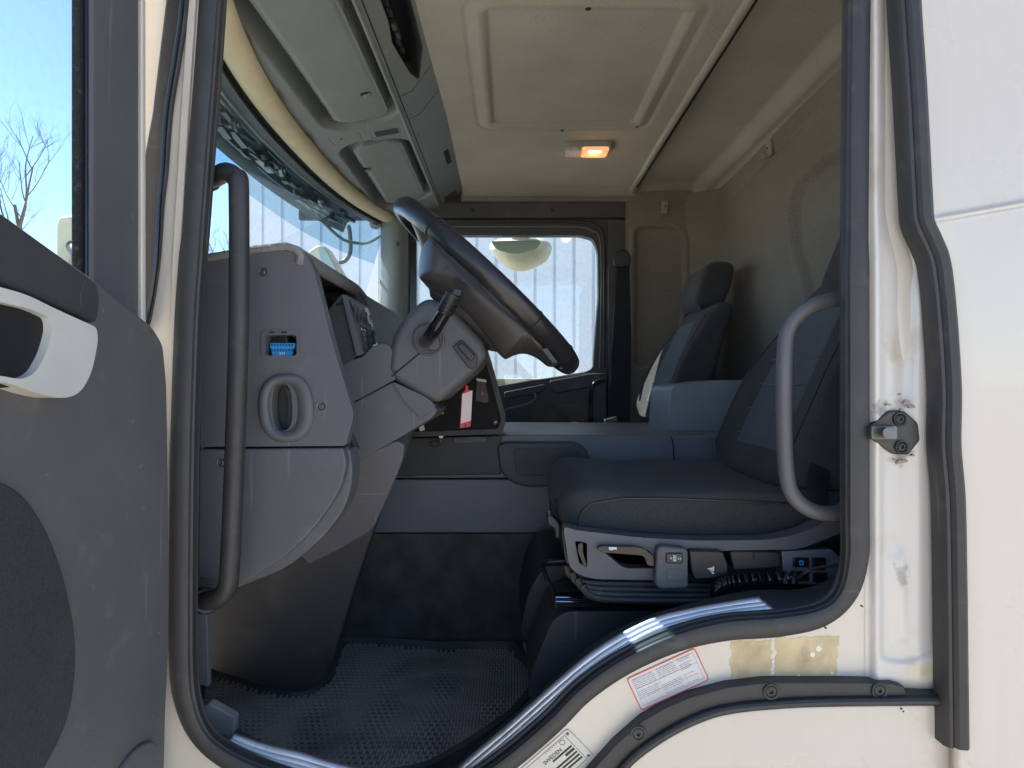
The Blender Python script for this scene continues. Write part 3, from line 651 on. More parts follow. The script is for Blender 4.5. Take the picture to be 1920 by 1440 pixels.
# ---- footwell panels
fp = plane((0, 1.35, -.10), (0, -1, -.305))
fw = plate('footwell_panel', rnd([(560, 905, 0), (650, 872, 4), (744, 828, 12), (757, 836, 8), (756, 858, 14), (735, 910, 30), (704, 985, 40), (662, 1110, 60), (622, 1248, 30), (604, 1282, 24), (566, 1303, 20), (500, 1290, 30), (384, 1252, 4), (378, 1130, 0), (372, 1000, 0)], 10), fp, .12, mat('pedestal plastic', (.045, .044, .046), .55, bump=(420, .3, .0015), var=.1, dust=.35, dcol=(.14, .13, .12), dscale=9, dthr=.56, scuff=.3), bevel=.022, seg=6)
plate('upper_shroud', rnd([(640, 905, 10), (652, 868, 4), (744, 826, 12), (759, 836, 8), (757, 860, 14), (737, 910, 30), (703, 986, 4), (690, 1000, 4), (640, 1030, 40), (580, 1060, 4), (560, 1040, 4)], 10), plane((0, 1.338, -.10), (0, -1, -.305)), .12, m_grey, fw, bevel=.018, seg=5)
plate('foot_rest_flap', rnd([(368, 1150), (388, 1152), (391, 1288), (372, 1284)], 3), front(1.13), .012, m_grey, fw, bevel=.003)
plate('crumpled_flap', rnd([(372, 1330), (392, 1318), (440, 1345), (438, 1375), (420, 1392), (380, 1365)], 4), front(1.14), .02, m_mat, fw, bevel=.006)

#======================================================================= grab handles
gh = tube('grab_handle', cr([front(1.10)(372, 338), front(1.075)(400, 334), front(1.05)(424, 323), front(1.04)(443, 335), front(1.035)(448, 362), front(1.035)(448, 600), front(1.04)(442, 800), front(1.045)(436, 960), front(1.05)(430, 1075), front(1.055)(424, 1105), front(1.065)(404, 1124), front(1.09)(372, 1126)], 8), .0148, m_rub, n=18, label='tall black grab handle on the front pillar')
for p in ((388, 334), (384, 1126)): tube('handle_foot', [front(1.12)(p[0] - 8, p[1]), front(1.08)(p[0] + 4, p[1])], .021, m_black, gh, n=16, bevel=.003)
gh2 = tube('grab_handle', cr([front(1.09)(1600, 558), front(1.085)(1560, 562), front(1.08)(1515, 577), front(1.08)(1483, 608), front(1.08)(1472, 655), front(1.08)(1470, 780), front(1.08)(1475, 890), front(1.08)(1492, 935), front(1.08)(1530, 960), front(1.085)(1570, 962), front(1.09)(1600, 958)], 8), .0122, mat('grey rubber grip', (.10, .10, .105), .45, bump=(300, .2, .001)), n=18, label='looped grab handle at the rear of the doorway')

#======================================================================= windscreen and what is beyond it
def arc(Y, X0=-.70, e=.13, n=2.4): return X0 + e * abs((Y - 2.07) / .97) ** n
Ys = lin(1.10, 3.04, 44)
def wrow(z): return [V((arc(Y) - (.68 - z) * .30, Y, z)) for Y in Ys]
ws = grid('windscreen', [wrow(z) for z in lin(.10, .535, 8)], m_wind, T)
grid('tint_band', [wrow(z) for z in lin(.535, .71, 5)], m_band, ws)
sweep('windscreen_rubber', [V((arc(Y) + .012, Y, .702)) for Y in Ys], [(-.012, -.010), (.012, -.010), (.012, .012), (-.012, .012)], m_black, up=(0, 0, 1))
grid('header_rail', [[V((arc(Y) + .02, Y, .708)) for Y in Ys], [V((arc(Y) * .9 + .0, Y, .712)) for Y in Ys], [V((arc(Y) * .9 + .02, Y, .74)) for Y in Ys], [V((arc(Y) * .9 + .02, Y, .95)) for Y in Ys]], m_black, solid=.004)
grid('front_roof_edge', [[V((arc(Y) - .02, Y, z)) for Y in Ys] for z in (.70, .80, .95)], m_white, solid=.004)
bl = sweep('roller_blind', [V((arc(Y) * .91 + .006, Y, .716 + .004 * ss(2.6, 3, Y))) for Y in lin(1.10, 2.96, 44)], circ(.036, 16, .022), m_blind, up=(0, 0, 1), label='rolled cream sun blind above the windscreen')
tube('blind_end', [V((-.585, 2.955, .71)), V((-.60, 2.99, .70))], .026, m_shelf, bl)
# invented visor strip with fixings outside the glass, starts late to pass the sun
vz = grid('added_visor', [[V((arc(Y) - dx, Y, z)) for Y in lin(1.60, 2.9, 36)] for dx, z in ((.012, .735), (.05, .728), (.09, .690), (.11, .645))], mat('smoked added visor plastic', (.05, .065, .06), .2, var=.3, vscale=8), T, solid=.004, label='invented smoked visor strip with brackets above the windscreen')
R_ = random.Random(21); bmA = bmesh.new(); bmB = bmesh.new(); bmC = bmesh.new()
def onarc(Y, dx, z): return V((arc(Y) - dx, Y, z))
for k in range(30):
    Y = 1.62 + k * .041 + R_.uniform(-.01, .01); z = R_.uniform(.645, .700); dx = .035 + R_.uniform(0, .035); L_ = R_.uniform(.02, .09)
    tn_ = math.atan2(arc(Y + .02) - arc(Y - .02), .04); rot = Matrix.Rotation(-tn_, 3, 'Z') @ Matrix.Rotation(R_.uniform(-.12, .12), 3, 'X')
    add_box(bmA if k % 6 else bmB, onarc(Y, dx, z), (R_.uniform(.008, .02), L_ * 1.3, R_.uniform(.006, .022)), rot)
for z0, dx in ((.698, .03), (.668, .045), (.650, .06)):
    for seg in range(3):
        y0 = 1.62 + seg * .42; add_sweep(bmC, [onarc(y0 + j * .03, dx, z0 - .002 * sin(j * .3 + seg)) for j in range(13)], circ(R_.choice((.0018, .0035)), 6))
for Y in (1.78, 2.16, 2.52):
    add_sweep(bmB, [onarc(Y, .022, .675), onarc(Y, .034, .675)], circ(.018, 16)); add_sweep(bmB, [onarc(Y, .016, .675), onarc(Y, .023, .675)], circ(.007, 12))
split('bracket', bmA, mat('grey green bracket', (.05, .06, .055), .3, var=.6, vscale=20), vz, bevel=.001)
split('bracket_plate', bmB, m_steel, vz, bevel=.001); split('cable', bmC, m_steel, vz)
# front mirror and its arm
fm = plate('front_mirror', rnd([(575, 472, 10), (598, 458, 12), (612, 462, 10), (650, 527, 8), (644, 537, 6), (606, 512, 10), (580, 490, 8)], 6), front(3.12), .09, m_mirh, T, bevel=.012, seg=4, label='ivory front mirror outside the windscreen')
plate('mirror_face', rnd([(596, 463), (610, 466), (634, 512), (618, 514), (604, 500)], 6), front(3.112), .006, m_mirror, fm, bevel=.001)
tube('mirror_arm', cr([front(3.15)(636, 492), front(3.15)(648, 488), front(3.15)(657, 470), front(3.15)(655, 430), front(3.15)(652, 425)], 6), .010, m_shelf, fm, n=10)
tube('mirror_arm', cr([front(2.6)(590, 395), front(2.75)(605, 415), front(3.0)(640, 447), front(3.15)(665, 455), front(3.15)(690, 455), front(3.15)(716, 440)], 6), .007, m_shelf, fm, n=10)
#======================================================================= overhead shelf above the windscreen
XR = -.315
def front_edge(Y): return arc(Y) * .9 + .016
P1 = (-.505, 1.0, -.348, 1.965); P2 = (-.512, 2.155, -.352, 2.80)
def shelf(u, Y):
    xf = front_edge(Y); x = xf + (XR - xf) * u; z = .722 + .055 * u
    h = 0
    for (x0, y0, x1, y1) in (P1, P2):
        d = sdrr(x, Y, x0, y0, x1, y1, .045)
        wl = .030 + (.010 if x < (x0 + x1) / 2 else -.006)
        h += .050 * ss(-.002, .003, d) * (1 - ss(wl - .014, wl + .004, d))
        h += .003 * exp(-((d + .006) / .006) ** 2)
    d = sdrr(x, Y, -.545, 2.035, -.455, 2.098, .008); h += .002 * exp(-(d / .0025) ** 2)
    d = sdrr(x, Y, -.425, 2.045, -.338, 2.105, .010); h += .002 * exp(-(d / .0025) ** 2)
    if u < .12: h += .006 * exp(-((u - .06) / .03) ** 2) * (.5 + .5 * cos(Y * 22)) ** 6
    return V((x, Y, z + h))
Yv = lin(1.06, 3.0, 330)
sh = relief('overhead_shelf', shelf, lin(0, 1, 110), Yv, m_shelf, ang=80, label='grey overhead storage shelf above the windscreen')
plate('storage_grille', rect(-.418, 2.053, -.345, 2.098, .010), lambda a, b, d=0: V((a, b, .722 + .055 * (a + .62) / .30 - .001 + d)), .004, m_grey_d, sh, bevel=.0008)
bm = bmesh.new()
for i in range(15):
    for j in range(8):
        a, b = -.413 + i * .0047, 2.058 + j * .0050
        add_plate(bm, ell(a, b, .0016, .0016, 6), lambda a, b, d=0: V((a, b, .722 + .055 * (a + .62) / .30 - .0014 + d)), .0008)
fin('grille_holes', bm, m_dark, sh)
def zs(x, Y): xf = front_edge(Y); return .722 + .055 * (x - xf) / (XR - xf)
for (x, Y) in ((-.385, 1.80), (-.500, 2.36), (-.44, 2.78)):
    lh = plate('hatch_latch', ell(x, Y, .014, .012, 20, 3), lambda a, b, d=0: V((a, b, zs(a, b) - .0008 + d)), .004, m_dark, sh)
    tube('latch_finger', cr([V((x + .012, Y - .006, zs(x, Y) - .001)), V((x + .002, Y - .010, zs(x, Y) - .008)), V((x - .006, Y, zs(x, Y) - .004))], 5), .004, m_shelf, lh, n=8)
plate('cover_hole', ell(-.515, 2.062, .004, .003, 12), lambda a, b, d=0: V((a, b, zs(a, b) - .0006 + d)), .002, m_dark, sh)
# rear slanted face of the shelf with an open pocket
A0 = V((XR, 0, .777)); A1 = V((-.205, 0, .848)); dv = (A1 - A0); LN = dv.length; dv.normalize(); nf = V((dv.z, 0, -dv.x))
mpS = lambda a, b, d=0: V((A0.x + dv.x * b, a, A0.z + dv.z * b)) - nf * d
pock = rnd([(1.06, .045), (1.52, .048), (1.60, .040), (1.78, .058), (1.84, .078), (1.70, .112), (1.06, .116)], .012)
plate('shelf_face', [(1.05, 0), (3.0, 0), (3.0, LN), (1.05, LN)], mpS, .006, m_shelf, sh, holes=[pock])
plate('pocket_walls', pock, lambda a, b, d=0: mpS(a, b, d + .0005), .06, m_grey_d, sh, holes=[[(p[0] + (.004 if p[0] < 1.3 else -.004), p[1] * .96 + .003) for p in pock]])
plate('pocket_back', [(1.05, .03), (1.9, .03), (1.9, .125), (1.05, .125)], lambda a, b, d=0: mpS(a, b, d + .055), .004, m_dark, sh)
bm = bmesh.new()
for k in range(14): add_box(bm, mpS(1.1 + k * .045, .058 + R_.uniform(-.004, .006), R_.uniform(.002, .02)), (.012, .03, .014))
fin('pocket_clips', bm, m_black, sh, bevel=.002)
sweep('shelf_edge_bead', [V((XR - .004, 1.06 + k * .05, .776)) for k in range(39)], circ(.0055, 8), m_shelf, sh, up=(0, 0, 1))
sweep('shelf_edge_groove', [mpS(1.06 + k * .05, .010) for k in range(39)], circ(.0016, 6), m_dark, sh, up=(0, 0, 1))
for Y in (1.86, 2.02): sweep('face_seam', [mpS(Y, .012), mpS(Y + .01, .05), mpS(Y - .06, LN - .01)], circ(.0009, 6), m_dark, sh, up=(0, 0, 1))
for Y in (1.62, 1.93, 2.0, 2.16): screw(mpS(Y, .022, -.001), nf, .0035, sh, m_shelf, cup=False)
plate('small_switch', rect(2.42, .085, 2.56, .105, .004), lambda a, b, d=0: mpS(a, b, d - .002), .004, m_dark, sh, bevel=.001)
plate('end_grille', rect(2.90, .03, 2.98, .09, .004), lambda a, b, d=0: mpS(a, b, d - .002), .004, m_grey_d, sh, bevel=.001)

#======================================================================= roof lining
def ceil(x, Y):
    z = .845; h = 0
    d = sdrr(x, Y, -.108, 1.50, .443, 2.265, .05)
    h += .0035 * exp(-(d / .006) ** 2) - .006 * exp(-((d + .030) / .012) ** 2)
    d2 = sdrr(x, Y, -.062, 1.53, .395, 2.215, .03); h += .0055 * ss(.003, -.003, d2)
    h += .0022 * sin(x * 9 + 1) * sin(Y * 5)
    if x > .535: h += .020 * ss(.535, .56, x) + .014 * sin((x - .55) * 12) * .4
    if x > .78: h -= .030 * ss(.78, .84, x); 
    if Y > 2.90: h -= .022 * ss(2.90, 3.0, Y) ** 2
    if x > .85: h -= .02 * ((x - .85) / .03) ** 2
    return V((x, Y, z + h))
relief('roof_lining', ceil, lin(-.215, .885, 220), lin(1.06, 3.0, 260), m_ceil, ang=80, label='beige cloth roof lining with a padded hatch')
RL = bpy.data.objects['roof_lining']
sweep('seam_trim', [V((.520, Y, .846 - .010 * ss(2.9, 3, Y))) for Y in lin(1.06, 2.98, 40)], circ(.0125, 12, .010), m_ceil, RL, up=(0, 0, 1))
sweep('seam_gap', [V((.538, Y, .847)) for Y in lin(1.06, 2.97, 40)], circ(.0045, 8), m_dark, RL, up=(0, 0, 1))
for (px, py) in ((1103, 17), (1292, 28), (1194, 238), (1054, 245)):
    Y = .8425 * F / (720 - py); screw(((px - 960) / F * Y, Y, .8425), (0, 0, -1), .0065, RL, m_black, cup=False)
box('far_cove', (.35, 3.02, .835), (1.15, .05, .07), m_wall, RL, .006)
# courtesy lamp
lp = plate('courtesy_lamp', rect(.182, 2.375, .352, 2.465, .022), wxy(.828), .02, mat('lamp base', (.30, .28, .22), .5), bevel=.004, label='lit roof lamp, one half clear and one half amber')
plate('clear_lens', rect(.187, 2.380, .245, 2.460, .018), wxy(.816), .016, m_clear, lp, bevel=.006)
plate('amber_lens', rect(.246, 2.380, .340, 2.460, .012), wxy(.814), .018, m_amber, lp, bevel=.006)
bm = bmesh.new()
for k in range(22): add_plate(bm, rect(.190 + k * .0068, 2.386, .1925 + k * .0068, 2.455), wxy(.8132 if k > 8 else .8152), .002)
fin('lens_ribs', bm, mat('lens rib', (.6, .45, .3), .3), lp)
plate('bulb', rect(.268, 2.384, .312, 2.398, .005), wxy(.8125), .003, m_bulb, lp)
ld = bpy.data.lights.new('lamp_light', 'POINT'); lo = bpy.data.objects.new('lamp_light', ld); ld.energy = .10; ld.color = (1, .5, .2); ld.shadow_soft_size = .03
lo.location = (.29, 2.42, .79); COL.objects.link(lo)

#======================================================================= rear wall and far corner
P_ = [(1.0, .62), (2.10, .62), (2.165, .56), (2.14, .42), (2.05, .28), (1.95, .0), (1.9, -.3), (1.0, -.3)]
def rear(Y, z):
    x = .885 - .018 * ss(.60, .80, z)
    cr_ = max(0, Y - 2.86) / .15; x -= .13 * cr_ ** 2.2
    d = sdpoly(Y, z, rearP); h = .022 * ss(.010, -.012, d) - .007 * exp(-((d - .02) / .012) ** 2)
    h += .007 * exp(-((z - (.883 - .053 * Y)) / .008) ** 2) - .004 * exp(-((z - (.865 - .053 * Y)) / .012) ** 2)
    h += .006 * sin(Y * 4) * sin(z * 5 + 1)
    return V((x + h, Y, z))
rearP = rnd(P_, .05)
RW = relief('rear_wall', rear, lin(1.06, 3.01, 170), lin(-.70, .835, 150), m_wall, ang=80, label='taupe cloth rear wall of the cab')
def hook(p, n, m=m_handle):
    n = V(n); p = V(p); up = V((0, 0, 1)); b = box('coat_hook', p + n * .008, (.030 if abs(n.y) > .5 else .016, .016 if abs(n.y) > .5 else .034, .055), mat('grey hook plastic', (.30, .27, .24), .5), T, .006)
    screw(p + n * .0165 + up * .004, n, .0045, b, m_black, cup=False)
    tube('hook_peg', cr([p + n * .012 - up * .016, p + n * .026 - up * .026, p + n * .03 - up * .014], 5), .006, mat('grey hook plastic', (.30, .27, .24), .5), b, n=10); return b
h1 = hook((.866, .866 * F / (1447 - 960), (720 - 280) / F * .866 * F / (1447 - 960)), (-1, 0, 0)); h1['label'] = 'coat hook high on the rear wall'
h2 = hook(front(2.985)(1246, 390), (0, -1, 0)); h2['label'] = 'coat hook above the far pillar recess'
FW = 3.0
pk = rnd([(1192, 428), (1262, 425), (1280, 445), (1283, 560), (1270, 640), (1235, 676), (1192, 690)], 14)
def fwall(px, py):
    d = sdpoly(px, py, pk); h = .022 * ss(3, -4, d) - .006 * exp(-((d - 7) / 5) ** 2)
    d3 = abs(sqrt((px - 1215) ** 2 + ((py - 560) * .6) ** 2) - 128); h += .003 * exp(-(d3 / 2.5) ** 2) * ss(1290, 1310, px)
    h -= .03 * ss(1300, 1345, px) ** 2
    return front(FW + h)(px, py)
FWo = relief('far_pillar_lining', fwall, lin(1172, 1350, 110), lin(372, 1010, 210), m_wall, ang=80)
# ---- far door: header, frame, trim, glass
plate('far_header_backing', rect(560, 330, 1180, 411), front(FW + .03), .03, m_grey_d, T)
hd2 = plate('far_door_header', rect(790, 379, 1172, 408), front(FW - .01), .05, m_grey_d, T, bevel=.003)
for x in (886, 1037): screw(front(FW - .0115)(x, 393), (0, -1, 0), .0065, hd2, m_black)
plate('far_pillar_trim', [(1140, 411), (1172, 411), (1172, 830), (1140, 830)], front(FW - .006), .05, m_grey_d, T, bevel=.003)
win = rnd([(780, 441, 4), (1085, 441, 0), (1112, 447, 10), (1121, 470, 14), (1122, 560, 10), (1112, 690, 12), (1100, 697, 6), (930, 724, 10), (780, 745, 10)], 8)
FD = plate('door', rnd([(765, 405, 3), (1100, 405, 3), (1141, 405, 3), (1140, 830, 3), (765, 830, 3)], 8), front(FW + .02), .05, mat('far door frame', (.035, .04, .042), .5), T, holes=[win], bevel=.004, label='closed passenger door with its side window')
sweep('weather_strip', [front(FW + .012)(*p) for p in cr([V(p) for p in ((790, 415), (1000, 415), (1090, 416), (1118, 424), (1131, 448), (1133, 560), (1132, 690))], 6)], circ(.007, 8), m_rub, FD)
sweep('window_bead', [front(FW + .016)(*p) for p in cr([V(p) for p in ((790, 425), (1000, 425), (1085, 426), (1110, 433), (1125, 452), (1127, 560), (1124, 690))], 6)], circ(.0028, 8), m_shelf, FD)
plate('door_glass', [(770, 430), (1130, 430), (1130, 760), (770, 760)], front(FW + .045), .004, m_glass, FD)
plate('door_trim', rnd([(860, 742, 0), (930, 724, 2), (1000, 712, 2), (1104, 699, 8), (1139, 700, 8), (1138, 830, 4), (860, 830, 0)], 3), front(FW - .03), .06, mat('far door trim', (.03, .035, .042), .5, bump=(300, .2, .001)), FD, bevel=.008)
plate('armrest', rnd([(945, 735, 5), (1022, 720, 5), (1024, 728, 5), (1010, 738, 4), (945, 748, 4)], 4), front(FW - .06), .05, m_grey_d, FD, bevel=.006)
plate('armrest', rnd([(1030, 714, 5), (1110, 700, 5), (1128, 700, 5), (1128, 722, 8), (1040, 738, 8)], 5), front(FW - .055), .05, m_grey_d, FD, bevel=.006)
sweep('pull_handle', [front(FW - .065)(*p) for p in cr([V(p) for p in ((944, 769), (975, 761), (1000, 752), (1004, 742), (1001, 737))], 6)], circ(.0055, 8), m_tun, FD)
plate('door_pocket', ell(1055, 790, 62, 34, 36, 2.6), front(FW - .036), .02, m_carpet, FD, bevel=.004)
tube('grab_bar', cr([front(FW - .04)(1107, 820), front(FW - .06)(1108, 760), front(FW - .065)(1112, 722), front(FW - .06)(1134, 712)], 6), .010, m_gloss, FD, n=10)
# far side A pillar
pa = cr([V(p) for p in ((714, 440), (716, 520), (708, 600), (700, 640))], 6)
rows = []
for k in range(13):
    a = k / 12; rows.append([front(2.93 + .05 * (1 - sin(a * pi)) )(715 + 52 * a + (0 if yy < 500 else -(yy - 500) * .06 * (1 - a)), yy) for yy in lin(404, 640, 24)])
ap = grid('far_front_pillar', rows, m_shelf, solid=.004, label='grey trim of the far front pillar, partly sunlit')
screw(front(2.928)(745, 457), (0, -1, 0), .0065, ap, m_black)
plate('pillar_gap', rect(767, 432, 781, 660), front(2.98), .03, m_gloss, ap, bevel=.003)
# ramp mirror outside the far door
km = root('x', 'x', 'x', (0, 0, 0)); bpy.data.objects.remove(km)
rows = []
for k in range(9):
    a = k / 8 * pi / 2; s = cos(a) ** .6 if k < 8 else .02
    rows.append([front(3.30 - .12 * sin(a))(976 + (p[0] - 976) * (s * .5 + .5 if False else s), 470 + (p[1] - 470) * s) for p in rnd([(914, 462, 14), (930, 448, 14), (1020, 446, 14), (1038, 462, 16), (1026, 492, 30), (980, 512, 40), (945, 502, 40)], 16)])
rm = grid('ramp_mirror', rows, m_mirh, T, closed=True, cap=True, label='ivory kerb mirror hanging outside the passenger window')
plate('mirror_face', rnd([(920, 452, 6), (1016, 450, 8), (1008, 466, 20), (965, 478, 30), (930, 468, 14)], 8), front(3.175), .004, m_mirror, rm, bevel=.001)
plate('mirror_clamp', rect(959, 430, 993, 450, 3), front(3.24), .04, m_mirh, rm, bevel=.004)
# ---- far seat belt
blt = plate('seat_belt', [(1157, 494), (1180, 494), (1184, 640), (1180, 812), (1140, 812), (1148, 640)], front(2.93), .004, mat('belt webbing', (.012, .012, .014), .85, bump=(900, .5, .001)), T, label='black seat belt hanging by the passenger door')
plate('belt_guide', rnd([(1150, 484), (1156, 470), (1176, 468), (1184, 482), (1182, 500), (1152, 500)], 6), front(2.90), .03, m_black, blt, bevel=.006)
plate('belt_buckle', rnd([(1132, 786), (1156, 780), (1160, 800), (1136, 808)], 3), front(2.78), .02, m_chrome, blt, bevel=.003)
# ---- sheet that closes the far side below
box('far_side_skin', (.2, 3.1, -.35), (1.6, .03, .75), m_white, T, .005)
box('far_side_skin', (.72, 3.1, .3), (.55, .03, 1.2), m_white, T, .005)

box('far_side_skin', (-.80, 3.1, -.33), (.42, .03, .85), m_white, T, .005)
box('firewall', (-.90, 2.07, -.50), (.05, 2.0, .52), m_carpet, T, .01)
box('passenger_kick_panel', (-.55, 3.03, -.42), (.85, .04, .66), m_grey_d, T, .01)
box('near_front_skin', (-.80, 1.085, -.33), (.38, .03, .85), m_white, T, .005)
#======================================================================= engine tunnel and floor
YT = 1.86; ft = front(YT)
tn = plate('engine_tunnel', rnd([(735, 838, 4), (925, 822, 6), (945, 815, 6), (1600, 818, 6), (1600, 897, 0), (720, 897, 0)], 6), ft, .62, m_tun, T, bevel=.012, seg=4, label='blue grey engine tunnel cover between the seats')
plate('tunnel_side_band', rnd([(690, 899), (1600, 899), (1600, 999), (690, 999)], 3), front(YT + .004), .6, m_tun, tn, bevel=.004)
plate('dash_tray', rnd([(752, 822), (940, 816), (940, 890), (735, 893)], 5), front(YT - .012), .05, m_grey_d, tn, bevel=.006)
plate('tray_holder', rnd([(850, 820), (912, 818), (912, 830), (850, 832)], 3), front(YT - .02), .03, m_grey, tn, bevel=.002)
plate('side_cover', rnd([(932, 836, 14), (945, 829, 8), (1085, 829, 22), (1106, 850, 14), (1106, 912, 6), (975, 913, 30), (938, 890, 24)], 10), front(YT - .022), .04, mat('cover plastic', (.052, .052, .06), .5, bump=(400, .3, .0015)), tn, bevel=.006, seg=4)
plate('cover_inset', rnd([(962, 840, 10), (1078, 840, 16), (1092, 856, 10), (1092, 892, 4), (968, 892, 14)], 8), front(YT - .0235), .01, mat('cover plastic inset', (.048, .046, .052), .55, bump=(400, .3, .0015)), tn, bevel=.002)
sweep('tunnel_crease', [front(YT - .002)(*p) for p in ((1258, 819), (1262, 830), (1266, 899))], circ(.0018, 6), m_dark, tn)
plate('tunnel_scratch', [(1002, 942), (1003.5, 942), (1004.5, 998), (1003, 998)], front(YT + .003), .001, m_line, tn)
plate('storage_box', rnd([(1253, 812, 2), (1259, 730, 8), (1268, 722, 6), (1345, 713, 14), (1440, 712, 10), (1440, 812, 2)], 6), front(2.08), .30, mat('storage box plastic', (.22, .25, .28), .5, bump=(350, .2, .001)), tn, bevel=.014, seg=4, label='grey blue storage box between the seats')
cp = plate('carpet_wall', rnd([(600, 1001), (1060, 1001), (1060, 1260), (600, 1260)], 2), plane((0, YT - .002, -.40), (0, -1, .02)), .05, m_carpet, T, bevel=.01, label='black felt lining below the engine tunnel')
bm = bmesh.new()
for k in range(26):
    a, b = R_.uniform(700, 1000), R_.uniform(1010, 1190); add_box(bm, plane((0, YT - .004, -.40), (0, -1, .02))(a, b), (.003 * R_.uniform(.3, 1), .001, .0012))
fin('lint', bm, m_line, cp)
# rubber floor mat, lies loose on the floor
ZF = -.70
def fz(px, py, z=ZF): Y = z * F / (720 - py); return ((px - 960) / F * Y, Y)
out = [fz(*p) for p in ((372, 1268), (400, 1262), (500, 1292), (570, 1305), (612, 1276), (640, 1203), (700, 1203), (820, 1214), (965, 1212), (985, 1240), (1015, 1275), (960, 1345), (880, 1400), (800, 1448), (700, 1465), (520, 1425), (400, 1360), (366, 1320))]
outs = rnd(out, .03)
m_matb = mat('mat groove rubber', (.075, .069, .06), .8, bump=(120, .3, .001), var=.3, vscale=7, dust=.5, dcol=(.2, .18, .15), dscale=5, dthr=.5)
FM = root('floor_mat', 'dusty black ribbed rubber mat lying in the driver footwell', 'floor mat', (-.15, 1.5, ZF - .012))
xs0, xs1 = min(p[0] for p in outs), max(p[0] for p in outs); ys0, ys1 = min(p[1] for p in outs), max(p[1] for p in outs)
plate('mat_base', outs, wxy(ZF - .012), .010, m_matb, FM)
bm = bmesh.new(); j = 0; y = ys0
while y < ys1:
    x = xs0 + (j % 2) * .00675
    while x < xs1:
        if sdpoly(x, y, outs) < -.013:
            k = .0028 + .0009 * sin(x * 31) * sin(y * 27)
            add_box(bm, (x, y, ZF - .002 + k / 2), (.0053, .0265 + .003 * sin(x * 50), k * 1.5))
        x += .0135
    y += .0175; j += 1
fin('tread_pattern', bm, m_mat, FM)
rim = [V((p[0], p[1], ZF + .004)) for p in outs] + [V((outs[0][0], outs[0][1], ZF + .004))]
sweep('mat_rim', rim, [(-.013, -.010), (-.009, .010), (.004, .012), (.010, .004), (.014, -.010)], m_matb, FM, up=(0, 0, 1))
rows = [[V((fz(960 + 16 * k, 1215)[0] + .10 * 0, 0, 0))] for k in range(2)]
sideA = cr([V((.02, 1.80, ZF + .0)), V((.035, 1.66, ZF)), V((.06, 1.52, ZF)), V((.075, 1.38, ZF))], 8); 
R = []
for s in lin(0, 1, 14): R.append([p + V((.010 + .075 * s - .02 * sin(s * pi), 0, .135 * s ** 1.3 + .006 * sin(p.y * 60) * s)) for p in sideA])
grid('mat_flap', R, m_mat, FM, solid=.004)
bm = bmesh.new()
for i in range(5):
    for jx, p in enumerate(sideA[::2]):
        s = .12 + i * .17 + (jx % 2) * .06; add_box(bm, p + V((.010 + .075 * s - .02 * sin(s * pi) - .002, 0, .135 * s ** 1.3 + .003)), (.004, .012, .010))
split('flap_rib', bm, m_mat, FM)
bm = bmesh.new()
for (px, py, s) in [(R_.uniform(430, 1000), R_.uniform(1215, 1440), R_.uniform(.5, 1.5)) for _ in range(60)] + [(R_.gauss(560, 60), R_.gauss(1330, 20), R_.uniform(.5, 1.6)) for _ in range(30)] + [(R_.gauss(940, 30), R_.gauss(1260, 30), R_.uniform(.5, 1.4)) for _ in range(20)] + list(((723, 1195, 5), (738, 1200, 2), (692, 1348, 2), (602, 1335, 1.6), (770, 1222, 1.5), (860, 1290, 1.3), (545, 1375, 1.6))):
    X, Y = fz(px, py)
    if sdpoly(X, Y, outs) > -.01 and py > 1212: continue
    r = bmesh.ops.create_icosphere(bm, subdivisions=1, radius=.0011 * s, matrix=Matrix.Translation((X, Y, ZF + .004)))
bm_c = fin('crumbs', bm, mat('dry crumbs', (.32, .27, .19), .9, var=.3), FM); bm_c['kind'] = 'stuff'
# black panel at the foot of the seat, over the wheel arch
plate('wheel_arch_cover', rnd([(990, 1300, 10), (1005, 1235, 30), (1036, 1163, 30), (1062, 1146, 20), (1400, 1146, 10), (1400, 1330, 4), (1000, 1330, 4)], 10), front(1.24), .2, m_grey_d, T, bevel=.016, seg=5)
plate('arch_side_cover', rnd([(975, 1180, 10), (990, 1110, 20), (1018, 1062, 10), (1070, 1060, 4), (1070, 1290, 10), (1020, 1300, 10)], 10), front(1.45), .35, m_black, T, bevel=.014, seg=4)

#======================================================================= seats
def secloop(w, t, bol, n=40, p=4.5, side=1):
    o = []
    for k in range(n):
        a = 2 * pi * k / n; c, s = cos(a), sin(a)
        y = math.copysign(abs(c) ** (2 / p), c) * w / 2; x = math.copysign(abs(s) ** (2 / p), s) * t / 2
        if x > 0: x += bol * min(1, abs(y) / (w / 2)) ** 3 - bol * .15
        o.append((y, x))
    return o
def cushion(name, X0, X1, zt, yc, w, t, par, m=m_seat):
    rows = []; N = 26
    for i in range(N):
        s = i / (N - 1); e = 1 - (1 - min(1, s / .10)) ** 2.4 if s < .10 else (1 if s < .9 else 1 - .25 * ((s - .9) / .1) ** 2)
        e = max(.04, sqrt(max(0, e)))
        th = t * e * (1 - .10 * s); zc = zt - t * .5 * (1 + .0 * s) - .016 * s + .010 * exp(-((s - .12) / .1) ** 2)
        ww = w * (.80 + .20 * min(1, e)) 
        rows.append([V((X0 + (X1 - X0) * s, yc + y, zc + x)) for y, x in secloop(ww, th, .022 * ss(.15, .6, s), 52, 5.6)])
    return grid(name, rows, m, par, closed=True, cap=True, ang=80, sub=1)
